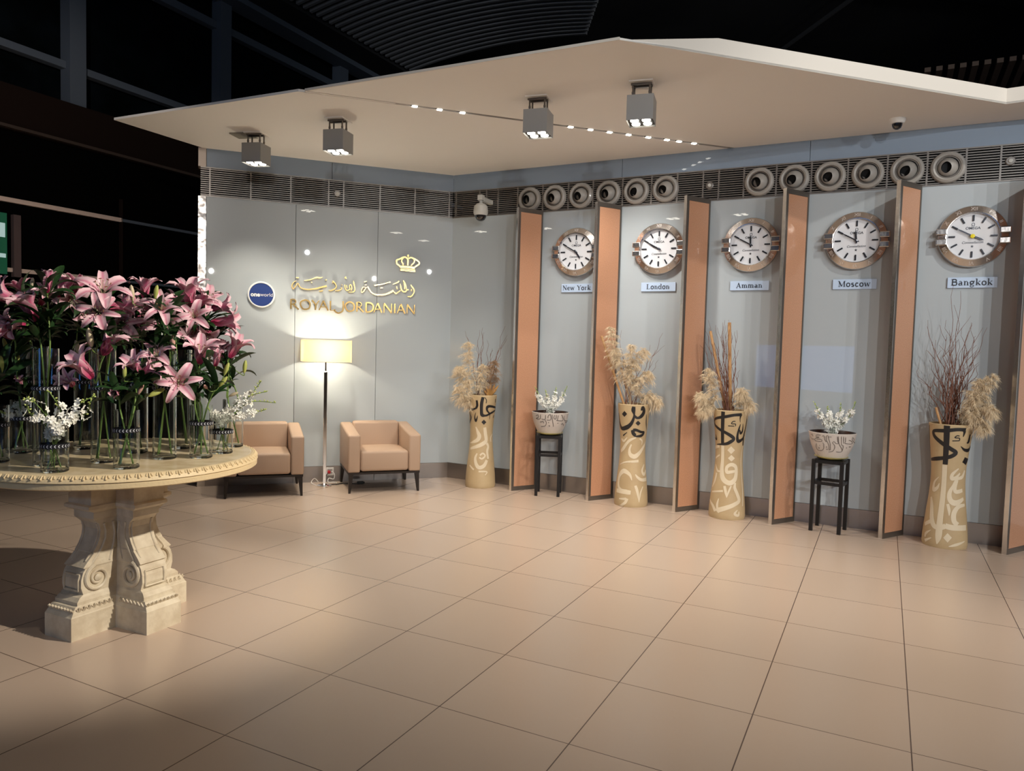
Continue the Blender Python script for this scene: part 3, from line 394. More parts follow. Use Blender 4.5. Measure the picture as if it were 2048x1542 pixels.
# canopy
def w2(s, y): v = M2 @ Vector((s, y, 0)); return (v.x, v.y)
def w1(s, y): v = M1 @ Vector((s, y, 0)); return (v.x, v.y)
tip = (-3.62, 6.664); notch = (-1.709, 5.772); front = (.614, 4.678); right = (3.664, 5.635); far = (5.6, 4.35)
gd = Vector((2.013 + 1.709, 7.043 - 5.772)).normalized(); gn = Vector((-gd.y, gd.x))     # direction of the light slot
endL = (2.013, 7.043); ge = Vector(endL)
def off(p, a, b): return (p[0] + gd.x * a + gn.x * b, p[1] + gd.y * a + gn.y * b)
left_poly = [tip, off(notch, 0, .012), off(endL, .10, .012), w2(2.9, .24), w2(0, .24), w1(-2.62, .24), (-3.10, 7.74)]
bm = bmesh.new(); prism(bm, left_poly, ZC, ZC + .02); bmesh.ops.recalc_face_normals(bm, faces=bm.faces)
struct(obj('ceiling_canopy_left', bm, beigesoff))
ins = (-1.55, 5.75)
right_poly = [off(notch, .07, -.030), front, right, far, w2(7.3, .24), w2(2.9, .24), off(endL, .10, -.030)]
bm = bmesh.new(); prism(bm, right_poly, ZC, ZC + .014); bmesh.ops.recalc_face_normals(bm, faces=bm.faces)
struct(obj('ceiling_canopy_right', bm, beigesoff))
# white fascia of the canopy: knife edge at the left, 115 mm high to the right
bm = bmesh.new()
vA = bm.verts.new((front[0], front[1], ZC + .001)); vB = bm.verts.new((right[0], right[1], ZC + .001)); vE = bm.verts.new((far[0], far[1], ZC + .001))
tA = bm.verts.new((1.282, 4.888, ZC + .115)); tB = bm.verts.new((right[0], right[1], ZC + .115)); tE = bm.verts.new((far[0], far[1], ZC + .115))
tF = bm.verts.new((*w2(7.3, .24), ZC + .115)); tG = bm.verts.new((*w2(2.9, .24), ZC + .115)); bN = bm.verts.new((*off(notch, .07, -.02), ZC + .012))
bm.faces.new((vA, vB, tB, tA)); bm.faces.new((vB, vE, tE, tB)); bm.faces.new((tA, tB, tE, tF, tG)); bm.faces.new((vA, tA, tG, bN))
struct(obj('trim_5', bm, whitetrim))
bm = bmesh.new(); n_ = off(notch, .05, -.02); dv = Vector((front[0] - n_[0], front[1] - n_[1])); L_ = dv.length; an = math.atan2(dv.y, dv.x)
box(bm, (L_ / 2, -.004, .008), (L_, .008, .018)); struct(obj('trim_6', bm, whitetrim, mw=T(n_[0], n_[1], ZC) @ RZ(an)))
# dark slot between the two canopy panels
sl = (ge - Vector(notch)).length; ga = math.atan2(gd.y, gd.x)
bm = bmesh.new(); box(bm, (sl / 2 + .1, -.004, .05), (sl - .3, .06, .03)); struct(obj('trim_7', bm, darkslot, mw=T(notch[0], notch[1], ZC) @ RZ(ga)))
bm = bmesh.new(); box(bm, (.40, -.006, .004), (.70, .022, .008)); struct(obj('trim_8', bm, beigesoff, mw=T(notch[0], notch[1], ZC) @ RZ(ga)))
# ------------------------------------------------------------------ hall beyond
FA = math.atan2(.8985, .4390); MF = T(-4.07, 9.5, 0) @ RZ(FA)         # x along the facade, -y towards the hall
struct(obj('wall_left', bx((-1.5, .1, 1.775), (19, .2, 3.55)), facadem, mw=MF))
struct(obj('trim_9', bx((-1.5, .05, 3.765), (19, .3, .43)), fasm, mw=MF))
struct(obj('window_1', bx((-1.5, .2, 6.0), (19, .04, 4.1)), skyglass, mw=MF))
for i, (x, wd) in enumerate(((-3.6, .18), (-1.63, .18), (.365, .18), (2.75, .20), (5.0, .2))):
    struct(obj('trim_%d' % (10 + i), bx((x, .02, 5.1), (wd, .16, 2.25)), mullm, mw=MF))
k = 15
for z, h in ((4.40, .075), (5.605, .095)):
    xs = [-8, -3.69, -1.72, -1.54, .275, .455, 2.65, 2.85, 7]
    bm = bmesh.new()
    for a, b in ((-8, -3.69), (-3.51, -1.72), (-1.54, .275), (.455, 2.65), (2.85, 7)): box(bm, ((a + b) / 2, .06, z), (b - a, .10, h))
    struct(obj('trim_%d' % k, bm, mullm, mw=MF)); k += 1
bm = bmesh.new(); box(bm, (-1, -.12, 5.98), (17, .3, .16)); struct(obj('trim_%d' % k, bm, mullm, mw=MF)); k += 1
for z, h in ((2.862, .045), (2.168, .04)):
    struct(obj('trim_%d' % k, bx((-4.55, -.02, z), (6.9, .04, h)), stripm, mw=MF)); k += 1
    struct(obj('trim_%d' % k, bx((1.5, -.02, z), (5.2, .04, h * .7)), mullm, mw=MF)); k += 1
struct(obj('trim_%d' % k, bx((-1.105, -.02, 1.7), (.02, .04, 2.8)), fasm, mw=MF)); k += 1
struct(obj('trim_%d' % k, bx((-2.5, -.12, 3.56), (15, .06, .03)), mat('brown_edge', (.05, .034, .026), .7), mw=MF)); k += 1
struct(obj('wall_front', bx((2, -7, 3.3), (26, .3, 6.6)), mat('far_hall_wall', (.34, .29, .25), .7)))
g = thing('guessed_display_board', 'unseen blue glowing board on the far hall wall, guessed source of blue reflections', 'display', T(-6.3, -6.8, 0))  # board is unseen, placed to give the blue reflections in the wall glass
obj('panel', bx((0, 0, 1.15), (3.2, .06, 1.3)), mat('guessed_blue_display', (.05, .15, .5), .4, emit=(.12, .38, 1.), estr=2.0), g); obj('frame', bx((0, -.03, 1.15), (3.3, .06, 1.4)), blackm, g)
struct(obj('wall_far_right', bx((13, 2, 3.3), (.3, 18, 6.6)), MATS['far_hall_wall']))
# roof shell and slats
bm = bmesh.new(); box(bm, (0, 3, 6.75), (44, 44, .1)); struct(obj('ceiling', bm, ceilm))
E2 = Vector((cos(A2), sin(A2), 0)); N2 = Vector((-sin(A2), cos(A2), 0)); ME = RZ(A2)    # x along e, y along n
bm = bmesh.new()
for j in range(30):
    D = 10.05 - .128 * j; e0 = -7.28; e1 = -4.15 + (10.0 - D) * .55
    pts = []
    for q in range(13):
        t = q / 12; e = e0 + (e1 - e0) * t
        pts.append((e, D, 6.02 + .20 * (1 - ((e + 5.5) / 1.8) ** 2) * .8))
    for (a, b) in zip(pts, pts[1:]):
        d = Vector(b) - Vector(a); l = d.length; ag = math.atan2(d.z, d.x)
        box(bm, (0, 0, 0), (l * 1.01, .045, .05), T(*((Vector(a) + Vector(b)) / 2)) @ RY(-ag))
struct(obj('ceiling_slats_left', bm, ribm, mw=ME))
bm = bmesh.new()
for j in range(24):
    e = .2 + j * .14; box(bm, (e, 14.5, 5.5), (.075, 5.5, .06))
struct(obj('ceiling_slats_right', bm, ribb, mw=ME))
# beams and panels of the roof shell over the canopy
bm = bmesh.new(); box(bm, (-7.64, 7, 6.10), (.62, 16, .25)); struct(obj('ceiling_beam_left', bm, ceilm, mw=ME))
bm = bmesh.new(); box(bm, (0, 0, 6.42), (.035, 16, .05), T(-1.5, 9, 0) @ RZ(R(-52))); box(bm, (0, 0, 6.42), (.035, 16, .05), T(.2, 10, 0) @ RZ(R(38)))
struct(obj('ceiling_joints', bm, mat('joint', (.07, .072, .075), .8), mw=ME))
# ================================================================== WALL FITTINGS
def grille(mw, x0, x1, divs, lab):
    g = thing('air_grille', lab, 'air grille', mw)
    bm = bmesh.new(); n = 13
    for i in range(n):
        z = ZP + .012 + (ZG - ZP - .024) * (i + .5) / n
        box(bm, ((x0 + x1) / 2, .012, z), (x1 - x0, .022, .0085))
    obj('slats', bm, slatm, g)
    bm = bmesh.new(); box(bm, ((x0 + x1) / 2, .010, ZP + .006), (x1 - x0, .03, .012)); box(bm, ((x0 + x1) / 2, .010, ZG - .006), (x1 - x0, .03, .012)); obj('frame', bm, slatm, g)
    for d in divs: obj('divider', bx((d, .006, (ZP + ZG) / 2), (.014, .018, ZG - ZP - .024)), slatm, g)
    return g
grille(M1, -2.655, -.004, [-2.567, -2.174, -1.776, -1.386, -1.228, -.834, -.444, -.047], 'long louvred air grille above the wall with the gold airline lettering')
NZ = [.975, 1.27, 1.57, 1.87, 2.167, 2.465, 3.351, 3.655, 3.955, 4.258, 4.56, 4.86]
dv = [.038, .347, .434, .582, .826, 1.127, 1.423, 1.70, 2.02, 2.321, 2.58, 2.83, 2.978, 3.21, 3.50, 3.80, 4.10, 4.41, 4.71, 4.99, 5.23, 5.40, 5.9, 6.4, 6.9]
grille(M2, .004, 7.3, dv, 'long louvred air grille running above the row of wall clocks')
def nozzle():
    g = thing('air_nozzle', '', 'air nozzle')
    F = RX(pi / 2)          # lathe axis z -> -y
    obj('flange', lt([(.132, -.002), (.132, .012), (.124, .030), (.108, .040), (.094, .034), (.090, .020), (.088, .0)], 40, F), noz, g, True)
    obj('seat_ring', lt([(.0905, .0), (.0905, .026), (.083, .026), (.082, .006), (.0, .003), (0, -.0)], 40, F), bronze, g, True)
    return g
def ball(dx, dz):
    """swivel ball with a bore, axis tilted"""
    c = Vector((0, .010, 0)); d = Vector((dx, -1, dz)).normalized(); q = d.to_track_quat('Z', 'Y').to_matrix().to_4x4(); rr = .080
    bm = bmesh.new()
    pr = [(rr * sin(a), rr * cos(a)) for a in [R(x) for x in (37, 42, 50, 58, 66, 76, 86, 98)]]
    lathe(bm, pr, 32, T(*c) @ q); bmesh.ops.recalc_face_normals(bm, faces=bm.faces)
    b2 = bmesh.new(); h = rr * cos(R(37)); ro = rr * sin(R(37))
    lathe(b2, [(ro, h), (ro * .96, h - .02), (ro * .9, h - .040), (0, h - .040)], 24, T(*c) @ q)
    return bm, b2
tilts = [(-.35, -.12), (-.35, -.22), (-.35, -.28), (-.38, -.2), (-.05, -.32), (-.28, -.3), (-.4, -.2), (-.2, -.28), (-.15, -.3), (-.1, -.3), (-.12, -.28), (-.05, -.12)]
nz0 = nozzle()
ordn = ['first', 'second', 'third', 'fourth', 'fifth', 'sixth']
for i, s in enumerate(NZ):
    g = nz0 if i == 0 else copy_tree(nz0)
    g.matrix_world = M2 @ T(s, -.002, 3.124)
    tag(g, 'round grey air nozzle, %s from the left in the %s row of six' % (ordn[i % 6], 'left-hand' if i < 6 else 'right-hand'), 'air nozzle', 'air nozzles above the clocks')
    a, b = ball(*tilts[i]); bo = obj('swivel_ball', a, noz, g, True); bb = obj('bore', b, blackm, bo, True)
    g['tilt'] = 0; del g['tilt']
for mw, s, z, lb in ((M1, -1.296, 3.134, 'small round grey disc in the grille above the airline lettering'), (M2, 2.894, 3.127, 'small round disc in the grille between the two rows of air nozzles'), (M2, 5.295, 3.139, 'small round disc in the grille above the Bangkok clock')):
    g = thing('wall_disc', lb, 'wall fitting', mw @ T(s, .0, z), 'small discs in the air grilles')
    obj('plate', lt([(0, .012), (.030, .012), (.036, .008), (.038, -.004)], 24, RX(pi / 2)), slatm, g, True)
    obj('cap', lt([(0, .022), (.014, .020), (.018, .012)], 20, RX(pi / 2)), camwhite, g, True)
# divider fins
def fin():
    g = thing('divider_fin', '', 'wall divider'); L = .314; t = .034; z1 = 2.992
    bm = bmesh.new(); box(bm, (.003, -t / 2, z1 / 2), (.006, t, z1)); obj('polished_edge', bm, edgesteel, g)
    bm = bmesh.new(); box(bm, (L / 2 + .004, -t / 2, .022), (L - .01, t, .044)); box(bm, (L / 2 + .004, -t / 2, z1 - .022), (L - .01, t, .044))
    box(bm, (.021, -t / 2, z1 / 2), (.028, t, z1 - .09)); box(bm, (L - .010, -t / 2, z1 / 2), (.018, t, z1 - .09)); obj('frame', bm, bronze, g)
    obj('copper_panel', bx((L / 2 + .008, -t / 2, z1 / 2), (L - .055, t - .006, z1 - .09)), copper, g)
    return g
f0 = fin(); fl_ = ['left of the New York clock', 'between the New York and London clocks', 'between the London and Amman clocks', 'between the Amman and Moscow clocks', 'between the Moscow and Bangkok clocks', 'right of the Bangkok clock, at the frame edge', 'beyond the frame, second after Bangkok', 'beyond the frame, third after Bangkok']
for i, s in enumerate(FINS):
    g = f0 if i == 0 else copy_tree(f0)
    g.matrix_world = M2 @ T(s, -.271, 0) @ RZ(math.atan2(.263, .158))
    tag(g, 'tall copper divider fin with steel edge, ' + fl_[i], 'wall divider', 'copper fins between the clock bays')
# clocks
def ring_text(par):
    num = ['XII', 'I', 'II', 'III', 'IIII', 'V', 'VI', 'VII', 'VIII', 'IX', 'X', 'XI']
    for i, t in enumerate(num):
        if i not in (3, 9): obj('numeral', text_bm(t, .042, .0012, .0006, m=RY(i * pi / 6) @ T(0, -.066, .220) @ RX(R(-26))), numm, par)
def clock():
    g = thing('wall_clock', '', 'clock'); F = RX(pi / 2)
    bz = obj('bezel', lt([(.236, 0), (.251, .012), (.252, .034), (.246, .050), (.194, .076), (.188, .075), (.184, .044)], 72, F), steel, g, True)
    ring_text(bz)
    obj('case_back', lt([(0, .002), (.19, .002), (.236, 0)], 48, F), steel, g)
    obj('dial', lt([(.185, .044), (0, .044)], 64, F), dialm, g)
    for sx in (-1, 1):
        for sz in (-1, 1):
            bm = bmesh.new(); box(bm, (sx * .222, -.048, sz * .042), (.082, .062, .054), None, .008, 2); obj('claw', bm, steel, g)
    bm0 = None
    for i in range(12):
        bm = bmesh.new(); box(bm, (0, -.049, .148), (.013, .010, .050), RY(i * pi / 6), .002, 1); obj('hour_marker', bm, markm, g)
    bm = text_bm('OMEGA', .030, .0006, .0003, m=T(0, -.0455, .066))
    b = text_bm('\u03a9', .036, .0006, m=T(0, -.0455, .094)); me = bpy.data.meshes.new('x'); b.to_mesh(me); b.free(); bm.from_mesh(me); bpy.data.meshes.remove(me)
    obj('dial_lettering', bm, handm, g)
    bm = text_bm('Constellation', .028, .0006, shear=.3, m=T(0, -.0455, -.050)); obj('dial_script', bm, handm, g)
    bm = bmesh.new(); pts = []
    for i in range(10):
        rr = .014 if i % 2 == 0 else .005; pts.append((rr * sin(i * pi / 5), rr * cos(i * pi / 5)))
    vs = [bm.verts.new((a, -.0455, -.082 + b)) for a, b in pts]; bm.faces.new(vs); obj('star', bm, handm, g)
    return g
def hand(L, wd, y, ang):
    bm = bmesh.new(); P = [(-wd * .4, -.025), (wd * .4, -.025), (wd * .5, 0), (wd * .5, L * .72), (0, L), (-wd * .5, L * .72), (-wd * .5, 0)]
    f = [bm.verts.new((x, y - .003, z)) for x, z in P]; b = [bm.verts.new((x, y, z)) for x, z in P]; bm.faces.new(f)
    for i in range(len(P)): j = (i + 1) % len(P); bm.faces.new((f[i], f[j], b[j], b[i]))
    bmesh.ops.transform(bm, matrix=RY(ang), verts=bm.verts); return bm
c0 = clock(); CL = [(1.553, 2.537, 'New York', 145), (2.433, 2.537, 'London', 295), (3.306, 2.541, 'Amman', 357), (4.197, 2.542, 'Moscow', 354), (5.062, 2.540, 'Bangkok', 114)]
for i, (s, z, nm, ha) in enumerate(CL):
    g = c0 if i == 0 else copy_tree(c0)
    g.matrix_world = M2 @ T(s, -.004, z)
    tag(g, 'round steel wall clock with pale dial above the %s name plate' % nm, 'clock', 'world time clocks')
for g, (s, z, nm, ha) in zip([o for o in col.objects if o.name.startswith('wall_clock')], CL):
    obj('hour_hand', hand(.088, .015, -.054, R(ha)), handm, g); obj('minute_hand', hand(.140, .011, -.060, R(299)), handm, g)
    obj('centre_cap', lt([(0, .070), (.010 if nm != 'Bangkok' else .016, .068), (.012 if nm != 'Bangkok' else .018, .052)], 16, RX(pi / 2)), yellow if nm == 'Bangkok' else handm, g)  # Bangkok cap is larger and yellow to paint in a yellow reflection
# name plates, serif lettering from brush strokes in a unit square (cap .70, x-height .46)
tk, tn = .058, .022
GL = {
 'N': (.74, [(tn, (.12, 0), (.12, .7)), (tk, (.10, .7), (.60, .02)), (tn, (.60, 0), (.60, .7)), (tn, (.02, .01), (.22, .01)), (tn, (.0, .69), (.16, .69)), (tn, (.50, .69), (.70, .69))]),
 'e': (.46, [(tn, (.08, .26), (.38, .26)), (tn * 1.4, (.38, .26), (.36, .42), (.22, .46), (.10, .40)), (tk, (.12, .42), (.06, .23), (.14, .06)), (tn * 1.4, (.14, .06), (.26, .0), (.38, .08))]),
 'w': (.70, [(tk, (.06, .46), (.20, .0)), (tn, (.20, .0), (.34, .40)), (tk, (.34, .46), (.48, .0)), (tn, (.48, 0), (.62, .46)), (tn, (0, .455), (.14, .455)), (tn, (.54, .455), (.70, .455))]),
 'Y': (.66, [(tk, (.08, .68), (.32, .34)), (tn, (.58, .68), (.32, .34)), (tk, (.32, .36), (.32, 0)), (tn, (0, .69), (.20, .69)), (tn, (.48, .69), (.66, .69)), (tn, (.20, .01), (.44, .01))]),
 'o': (.50, [(tk, (.24, .46), (.08, .36), (.08, .10), (.24, .0)), (tk, (.24, .0), (.40, .10), (.40, .36), (.24, .46))]),
 'r': (.40, [(tk, (.12, .46), (.12, 0)), (tn, (.12, .34), (.24, .45), (.32, .42)), (tn, (.0, .455), (.14, .455)), (tn, (.0, .01), (.26, .01)), (tk * .8, (.30, .43), (.34, .40))]),
 'k': (.54, [(tk, (.12, .74), (.12, 0)), (tn, (.14, .20), (.42, .44)), (tk, (.22, .26), (.44, .02)), (tn, (.0, .73), (.12, .73)), (tn, (0, .01), (.24, .01)), (tn, (.34, .01), (.54, .01)), (tn, (.32, .455), (.50, .455))]),
 'L': (.60, [(tk, (.16, .7), (.16, 0)), (tn, (.02, .69), (.32, .69)), (tn, (.02, .01), (.54, .01)), (tn, (.54, .0), (.56, .18))]),
 'n': (.54, [(tk, (.12, .46), (.12, 0)), (tk, (.40, .34), (.40, 0)), (tn * 1.3, (.12, .34), (.28, .46), (.40, .32)), (tn, (0, .455), (.12, .455)), (tn, (.02, .01), (.22, .01)), (tn, (.30, .01), (.52, .01))]),
 'd': (.54, [(tk, (.40, .74), (.40, 0)), (tk, (.22, .46), (.08, .36), (.08, .10), (.22, .0)), (tn, (.22, .46), (.38, .36)), (tn, (.22, 0), (.38, .08)), (tn, (.28, .73), (.40, .73)), (tn, (.40, .01), (.52, .01))]),
 'A': (.72, [(tk, (.32, .7), (.58, .02)), (tn, (.34, .70), (.10, .0)), (tn, (.18, .24), (.48, .24)), (tn, (0, .01), (.20, .01)), (tn, (.46, .01), (.70, .01))]),
 'm': (.82, [(tk, (.12, .46), (.12, 0)), (tk, (.40, .36), (.40, 0)), (tk, (.68, .34), (.68, 0)), (tn * 1.3, (.12, .34), (.28, .46), (.40, .34)), (tn * 1.3, (.40, .34), (.56, .46), (.68, .32)), (tn, (0, .455), (.12, .455)), (tn, (.02, .01), (.22, .01)), (tn, (.30, .01), (.50, .01)), (tn, (.58, .01), (.80, .01))]),
 'a': (.50, [(tk, (.36, .36), (.36, .02)), (tn * 1.4, (.10, .38), (.22, .46), (.36, .38)), (tk * .9, (.34, .26), (.12, .20), (.10, .06), (.24, .02)), (tn, (.24, .01), (.36, .10)), (tn, (.36, .01), (.48, .01))]),
 'M': (.88, [(tn, (.14, 0), (.14, .7)), (tk, (.12, .68), (.42, .04)), (tn, (.42, .04), (.70, .68)), (tk, (.72, .7), (.72, 0)), (tn, (.02, .01), (.26, .01)), (tn, (.58, .01), (.86, .01)), (tn, (.0, .69), (.16, .69)), (tn, (.68, .69), (.86, .69))]),
 's': (.42, [(tk, (.30, .42), (.12, .42), (.10, .28), (.30, .20), (.30, .04), (.08, .04))]),
 'c': (.44, [(tk, (.34, .38), (.20, .46), (.08, .34), (.08, .12), (.20, .0), (.36, .08))]),
 'B': (.64, [(tk, (.14, .7), (.14, 0)), (tk, (.14, .68), (.46, .66), (.48, .42), (.16, .38)), (tk, (.16, .38), (.52, .34), (.52, .04), (.14, .02)), (tn, (0, .69), (.2, .69)), (tn, (0, .01), (.2, .01))]),
 'g': (.52, [(tk, (.22, .46), (.08, .38), (.08, .20), (.22, .14)), (tk, (.22, .14), (.36, .22), (.36, .38), (.22, .46)), (tn * 1.5, (.16, .14), (.10, .04), (.36, .0), (.40, -.12), (.20, -.20), (.06, -.12), (.12, -.0)), (tk, (.36, .42), (.48, .46))]),
 ' ': (.30, [])}
def serif(txt, hgt):
    s = []; x = 0
    for ch in txt:
        wd, st = GL[ch]
        for (hw, *pts) in st: s.append([1] + [[(x + p[0]) * 1000 * hgt, (p[1] - .30) * 1000 * hgt, hw * 1000 * hgt] for p in pts])
        x += wd + .05
    for q in s:
        for p in q[1:]: p[0] -= x / 2 * 1000 * hgt
    return s
for s, nm, hh in ((1.559, 'New York', .068), (2.430, 'London', .068), (3.304, 'Amman', .066), (4.198, 'Moscow', .070), (5.080, 'Bangkok', .072)):
    g = thing('name_plate', 'white plate reading %s beneath its clock' % nm, 'sign', M2 @ T(s, -.001, 2.166), 'city name plates')
    obj('plate', bx((0, -.008, 0), (.352, .014, .088), .002, 1), plaqueW, g)
    obj('lettering', flat_strokes(serif(nm, hh), .002, 4, -.0155), ink, g)
# signs on the lounge wall
g = thing('alliance_disc', 'round navy blue disc sign with white rim left of the gold lettering', 'sign', M1 @ T(-2.062, -.001, 2.009))
obj('rim', lt([(.137, 0), (.137, .022), (.131, .026), (.121, .026), (.121, .018), (0, .018)], 56, RX(pi / 2)), white, g, False)
obj('face', lt([(.1208, .020), (0, .020)], 48, RX(pi / 2)), navy, g)
bm = text_bm('one', .060, .001, .0022, m=T(-.060, -.0215, -.002)); obj('lettering', bm, white, g)
bm = text_bm('world', .054, .001, -.0003, m=T(.052, -.0215, -.001)); obj('lettering', bm, white, g)
g = thing('crown_emblem', 'gold crown emblem above the right end of the airline lettering', 'emblem', M1)
obj('crown', flat_strokes(DATA['crown'], .016, 5, -.008), gold, g)
g = thing('arabic_lettering', 'gold Arabic calligraphy lettering on the wall below the crown', 'sign', M1)
for n_, st in (('word', DATA['aR']), ('word', DATA['aL'])): obj(n_, flat_strokes(st, .016, 5, -.008), gold, g)
g = thing('latin_lettering', 'gold capital letters ROYAL JORDANIAN under the Arabic calligraphy', 'sign', M1)
A, B = 11, 7        # half widths in tracing units
LT = [('R', [(A, (95, 0), (95, 140)), (B, (95, 4), (135, 2), (162, 22), (155, 52), (120, 70), (97, 70)), (A, (125, 70), (205, 145))]),
 ('O', [(A, (300, 0), (240, 30), (232, 80), (262, 128), (300, 140)), (A, (300, 140), (352, 122), (370, 70), (350, 22), (300, 0))]),
 ('Y', [(A, (395, 0), (448, 72), (444, 140)), (B, (500, 0), (448, 72))]),
 ('A', [(B, (560, 0), (500, 142)), (A, (560, 0), (632, 142)), (B, (525, 92), (606, 92))]),
 ('L', [(A, (665, 0), (665, 138)), (B, (665, 136), (735, 136))]),
 ('J', [(A, (852, -2), (856, 90), (840, 145), (785, 172), (735, 150), (728, 120))]),
 ('O', [(A, (950, 0), (895, 30), (888, 80), (915, 128), (955, 140)), (A, (955, 140), (1005, 122), (1020, 70), (1002, 22), (950, 0))]),
 ('R', [(A, (1060, 0), (1060, 140)), (B, (1060, 4), (1100, 2), (1127, 22), (1120, 52), (1085, 70), (1062, 70)), (A, (1090, 70), (1162, 145))]),
 ('D', [(A, (1200, 0), (1200, 140)), (A, (1200, 3), (1270, 6), (1308, 50), (1300, 105), (1255, 136), (1200, 138))]),
 ('A', [(B, (1375, 0), (1320, 142)), (A, (1375, 0), (1440, 142)), (B, (1345, 92), (1420, 92))]),
 ('N', [(B, (1475, 0), (1475, 140)), (A, (1475, 0), (1592, 140)), (B, (1592, 0), (1592, 140))]),
 ('I', [(A, (1640, 0), (1640, 140))]),
 ('A', [(B, (1735, 0), (1680, 142)), (A, (1735, 0), (1802, 142)), (B, (1705, 92), (1780, 92))]),
 ('N', [(B, (1835, 0), (1835, 140)), (A, (1835, 0), (1950, 140)), (B, (1950, 0), (1950, 140))])]
for ch, st in LT:
    out = []
    for (hw, *pp) in st: out.append([1] + [[1000 * (-1.774 + 1.350 * (x - 80) / 1880), 1000 * (1.977 - .104 * y / 140), hw * .72] for x, y in pp])
    obj('letter', flat_strokes(out, .016, 5, -.008), gold, g)
# ================================================================== LIGHT FITTINGS
def fixture(x, y, yaw, lb, hatch=0, cone=100, en=110, aim=None):
    g = thing('ceiling_spotlight', lb, 'light fixture', T(x, y, ZC) @ RZ(yaw), 'box spotlights under the canopy')
    bm = bmesh.new(); box(bm, (0, 0, -.004), (.17, .19, .010)); obj('mounting_plate', bm, beigesoff, g)
    if hatch: obj('hatch', bx((-.14, .02, -.006), (.20, .17, .010)), mat('hatch_grey', (.30, .28, .23), .6), g)
    bm = bmesh.new(); box(bm, (0, 0, -.018), (.15, .014, .014)); box(bm, (0, -.05, -.016), (.15, .012, .012)); obj('bracket', bm, bronze, g)
    for sx in (-.06, .06):
        for sy in (-.045, .03): obj('rod', tb([(sx, sy, -.01), (sx, sy, -.06), (sx, sy, -.075), (sx, sy, -.105)], [.007, .007, .010, .004], 8), bronze, g)
    bm = bmesh.new(); box(bm, (0, 0, -.192), (.19, .19, .178)); 
    f = [q for q in bm.faces if q.normal.z < -.9][0]; r = bmesh.ops.inset_region(bm, faces=[f], thickness=.008)
    bmesh.ops.translate(bm, vec=(0, 0, .02), verts=f.verts); h = obj('housing', bm, boxgrey, g)
    obj('baffle', bx((0, 0, -.268), (.170, .170, .006)), blackm, g)
    for sx in (-.042, .042):
        for sy in (-.042, .042):
            obj('lamp', lt([(.031, -.262), (.031, -.268), (.028, -.274), (0, -.276)], 20, T(sx, sy, -.004)), emitw, g, True)
    l = lamp('SPOT', (x, y, ZC - .30), en, WARM, .06, aim or (x, y, 0), cone, .8); l.name = 'spot_light'
    return g
fixture(-2.459, 6.988, R(-10), 'grey box spotlight nearest the left end of the canopy', 1, 84, 95, M1 @ Vector((-2.15, -.30, 1.0)))
fixture(-1.570, 6.485, R(-14.5), 'grey box spotlight hanging above the airline lettering, second from left', 0, 92, 115, M1 @ Vector((-1.15, -.35, .9)))
fixture(.149, 5.800, R(-17.7), 'grey box spotlight beside the slot of small lights')
fixture(.886, 5.424, R(-17), 'grey box spotlight nearest the front corner of the canopy')
LEDS = [(-.861, 6.093), (-.668, 6.165), (-.488, 6.241), (.446, 6.52), (.627, 6.578), (.809, 6.621), (.987, 6.681), (1.177, 6.742), (1.358, 6.805), (1.486, 6.825), (1.636, 6.876)]
for i, (x, y) in enumerate(LEDS):
    a = (Vector((x, y)) - Vector(notch)).dot(gd)
    mw = T(notch[0], notch[1], ZC) @ RZ(ga) @ T(a, -.004, 0)
    if i < 3: lb = 'small square slot light, %s of the three at the left end' % ordn[i]
    else: lb = 'small square slot light, %s of the right-hand run of eight' % (ordn + ['seventh', 'eighth'])[i - 3]
    g = thing('slot_light', lb, 'light fixture', mw, 'small lights in the canopy slot')
    obj('housing', bx((0, 0, .012), (.060, .030, .022)), bronze, g); obj('lens', bx((0, 0, -.002), (.042, .030, .008), .002, 1), ledm, g)
# one real beam for each third slot light
for i, e_ in ((1, 45), (3, 75), (5, 50)): lamp('SPOT', (LEDS[i][0], LEDS[i][1], ZC - .03), e_, NEUT, .03, (LEDS[i][0] + .35, LEDS[i][1] + .35, 1.2), 120, .9)
g = thing('dome_camera', 'small white security camera with black dome on the canopy underside', 'security camera', T(3.064, 6.052, ZC))
obj('base', lt([(0, 0), (.062, 0), (.060, -.018), (.050, -.035), (.036, -.040)], 32), white, g, True)
obj('dome', lt([(.040, -.036), (.038, -.055), (.028, -.074), (.012, -.084), (0, -.086)], 32), domeblk, g, True)
g = thing('bracket_camera', 'white bracket-mounted security camera with dark dome in the wall corner', 'security camera', M2 @ T(.50, 0, 0))
obj('arm', bx((0, -.10, 3.12), (.045, .20, .05), .006, 1), camwhite, g); obj('junction_box', bx((-.01, -.215, 3.135), (.06, .06, .06), .004, 1), camwhite, g)
obj('neck', tb([(-.01, -.215, 3.11), (-.01, -.215, 3.06)], .018, 12), camwhite, g)
obj('housing', lt([(0, 3.075), (.045, 3.070), (.073, 3.045), (.079, 3.0), (.078, 2.965), (.066, 2.945)], 36, T(-.01, -.215, 0)), camwhite, g, True)
obj('dome', lt([(.064, 2.948), (.060, 2.925), (.045, 2.900), (.022, 2.886), (0, 2.883)], 32, T(-.01, -.215, 0)), domeblk, g, True)
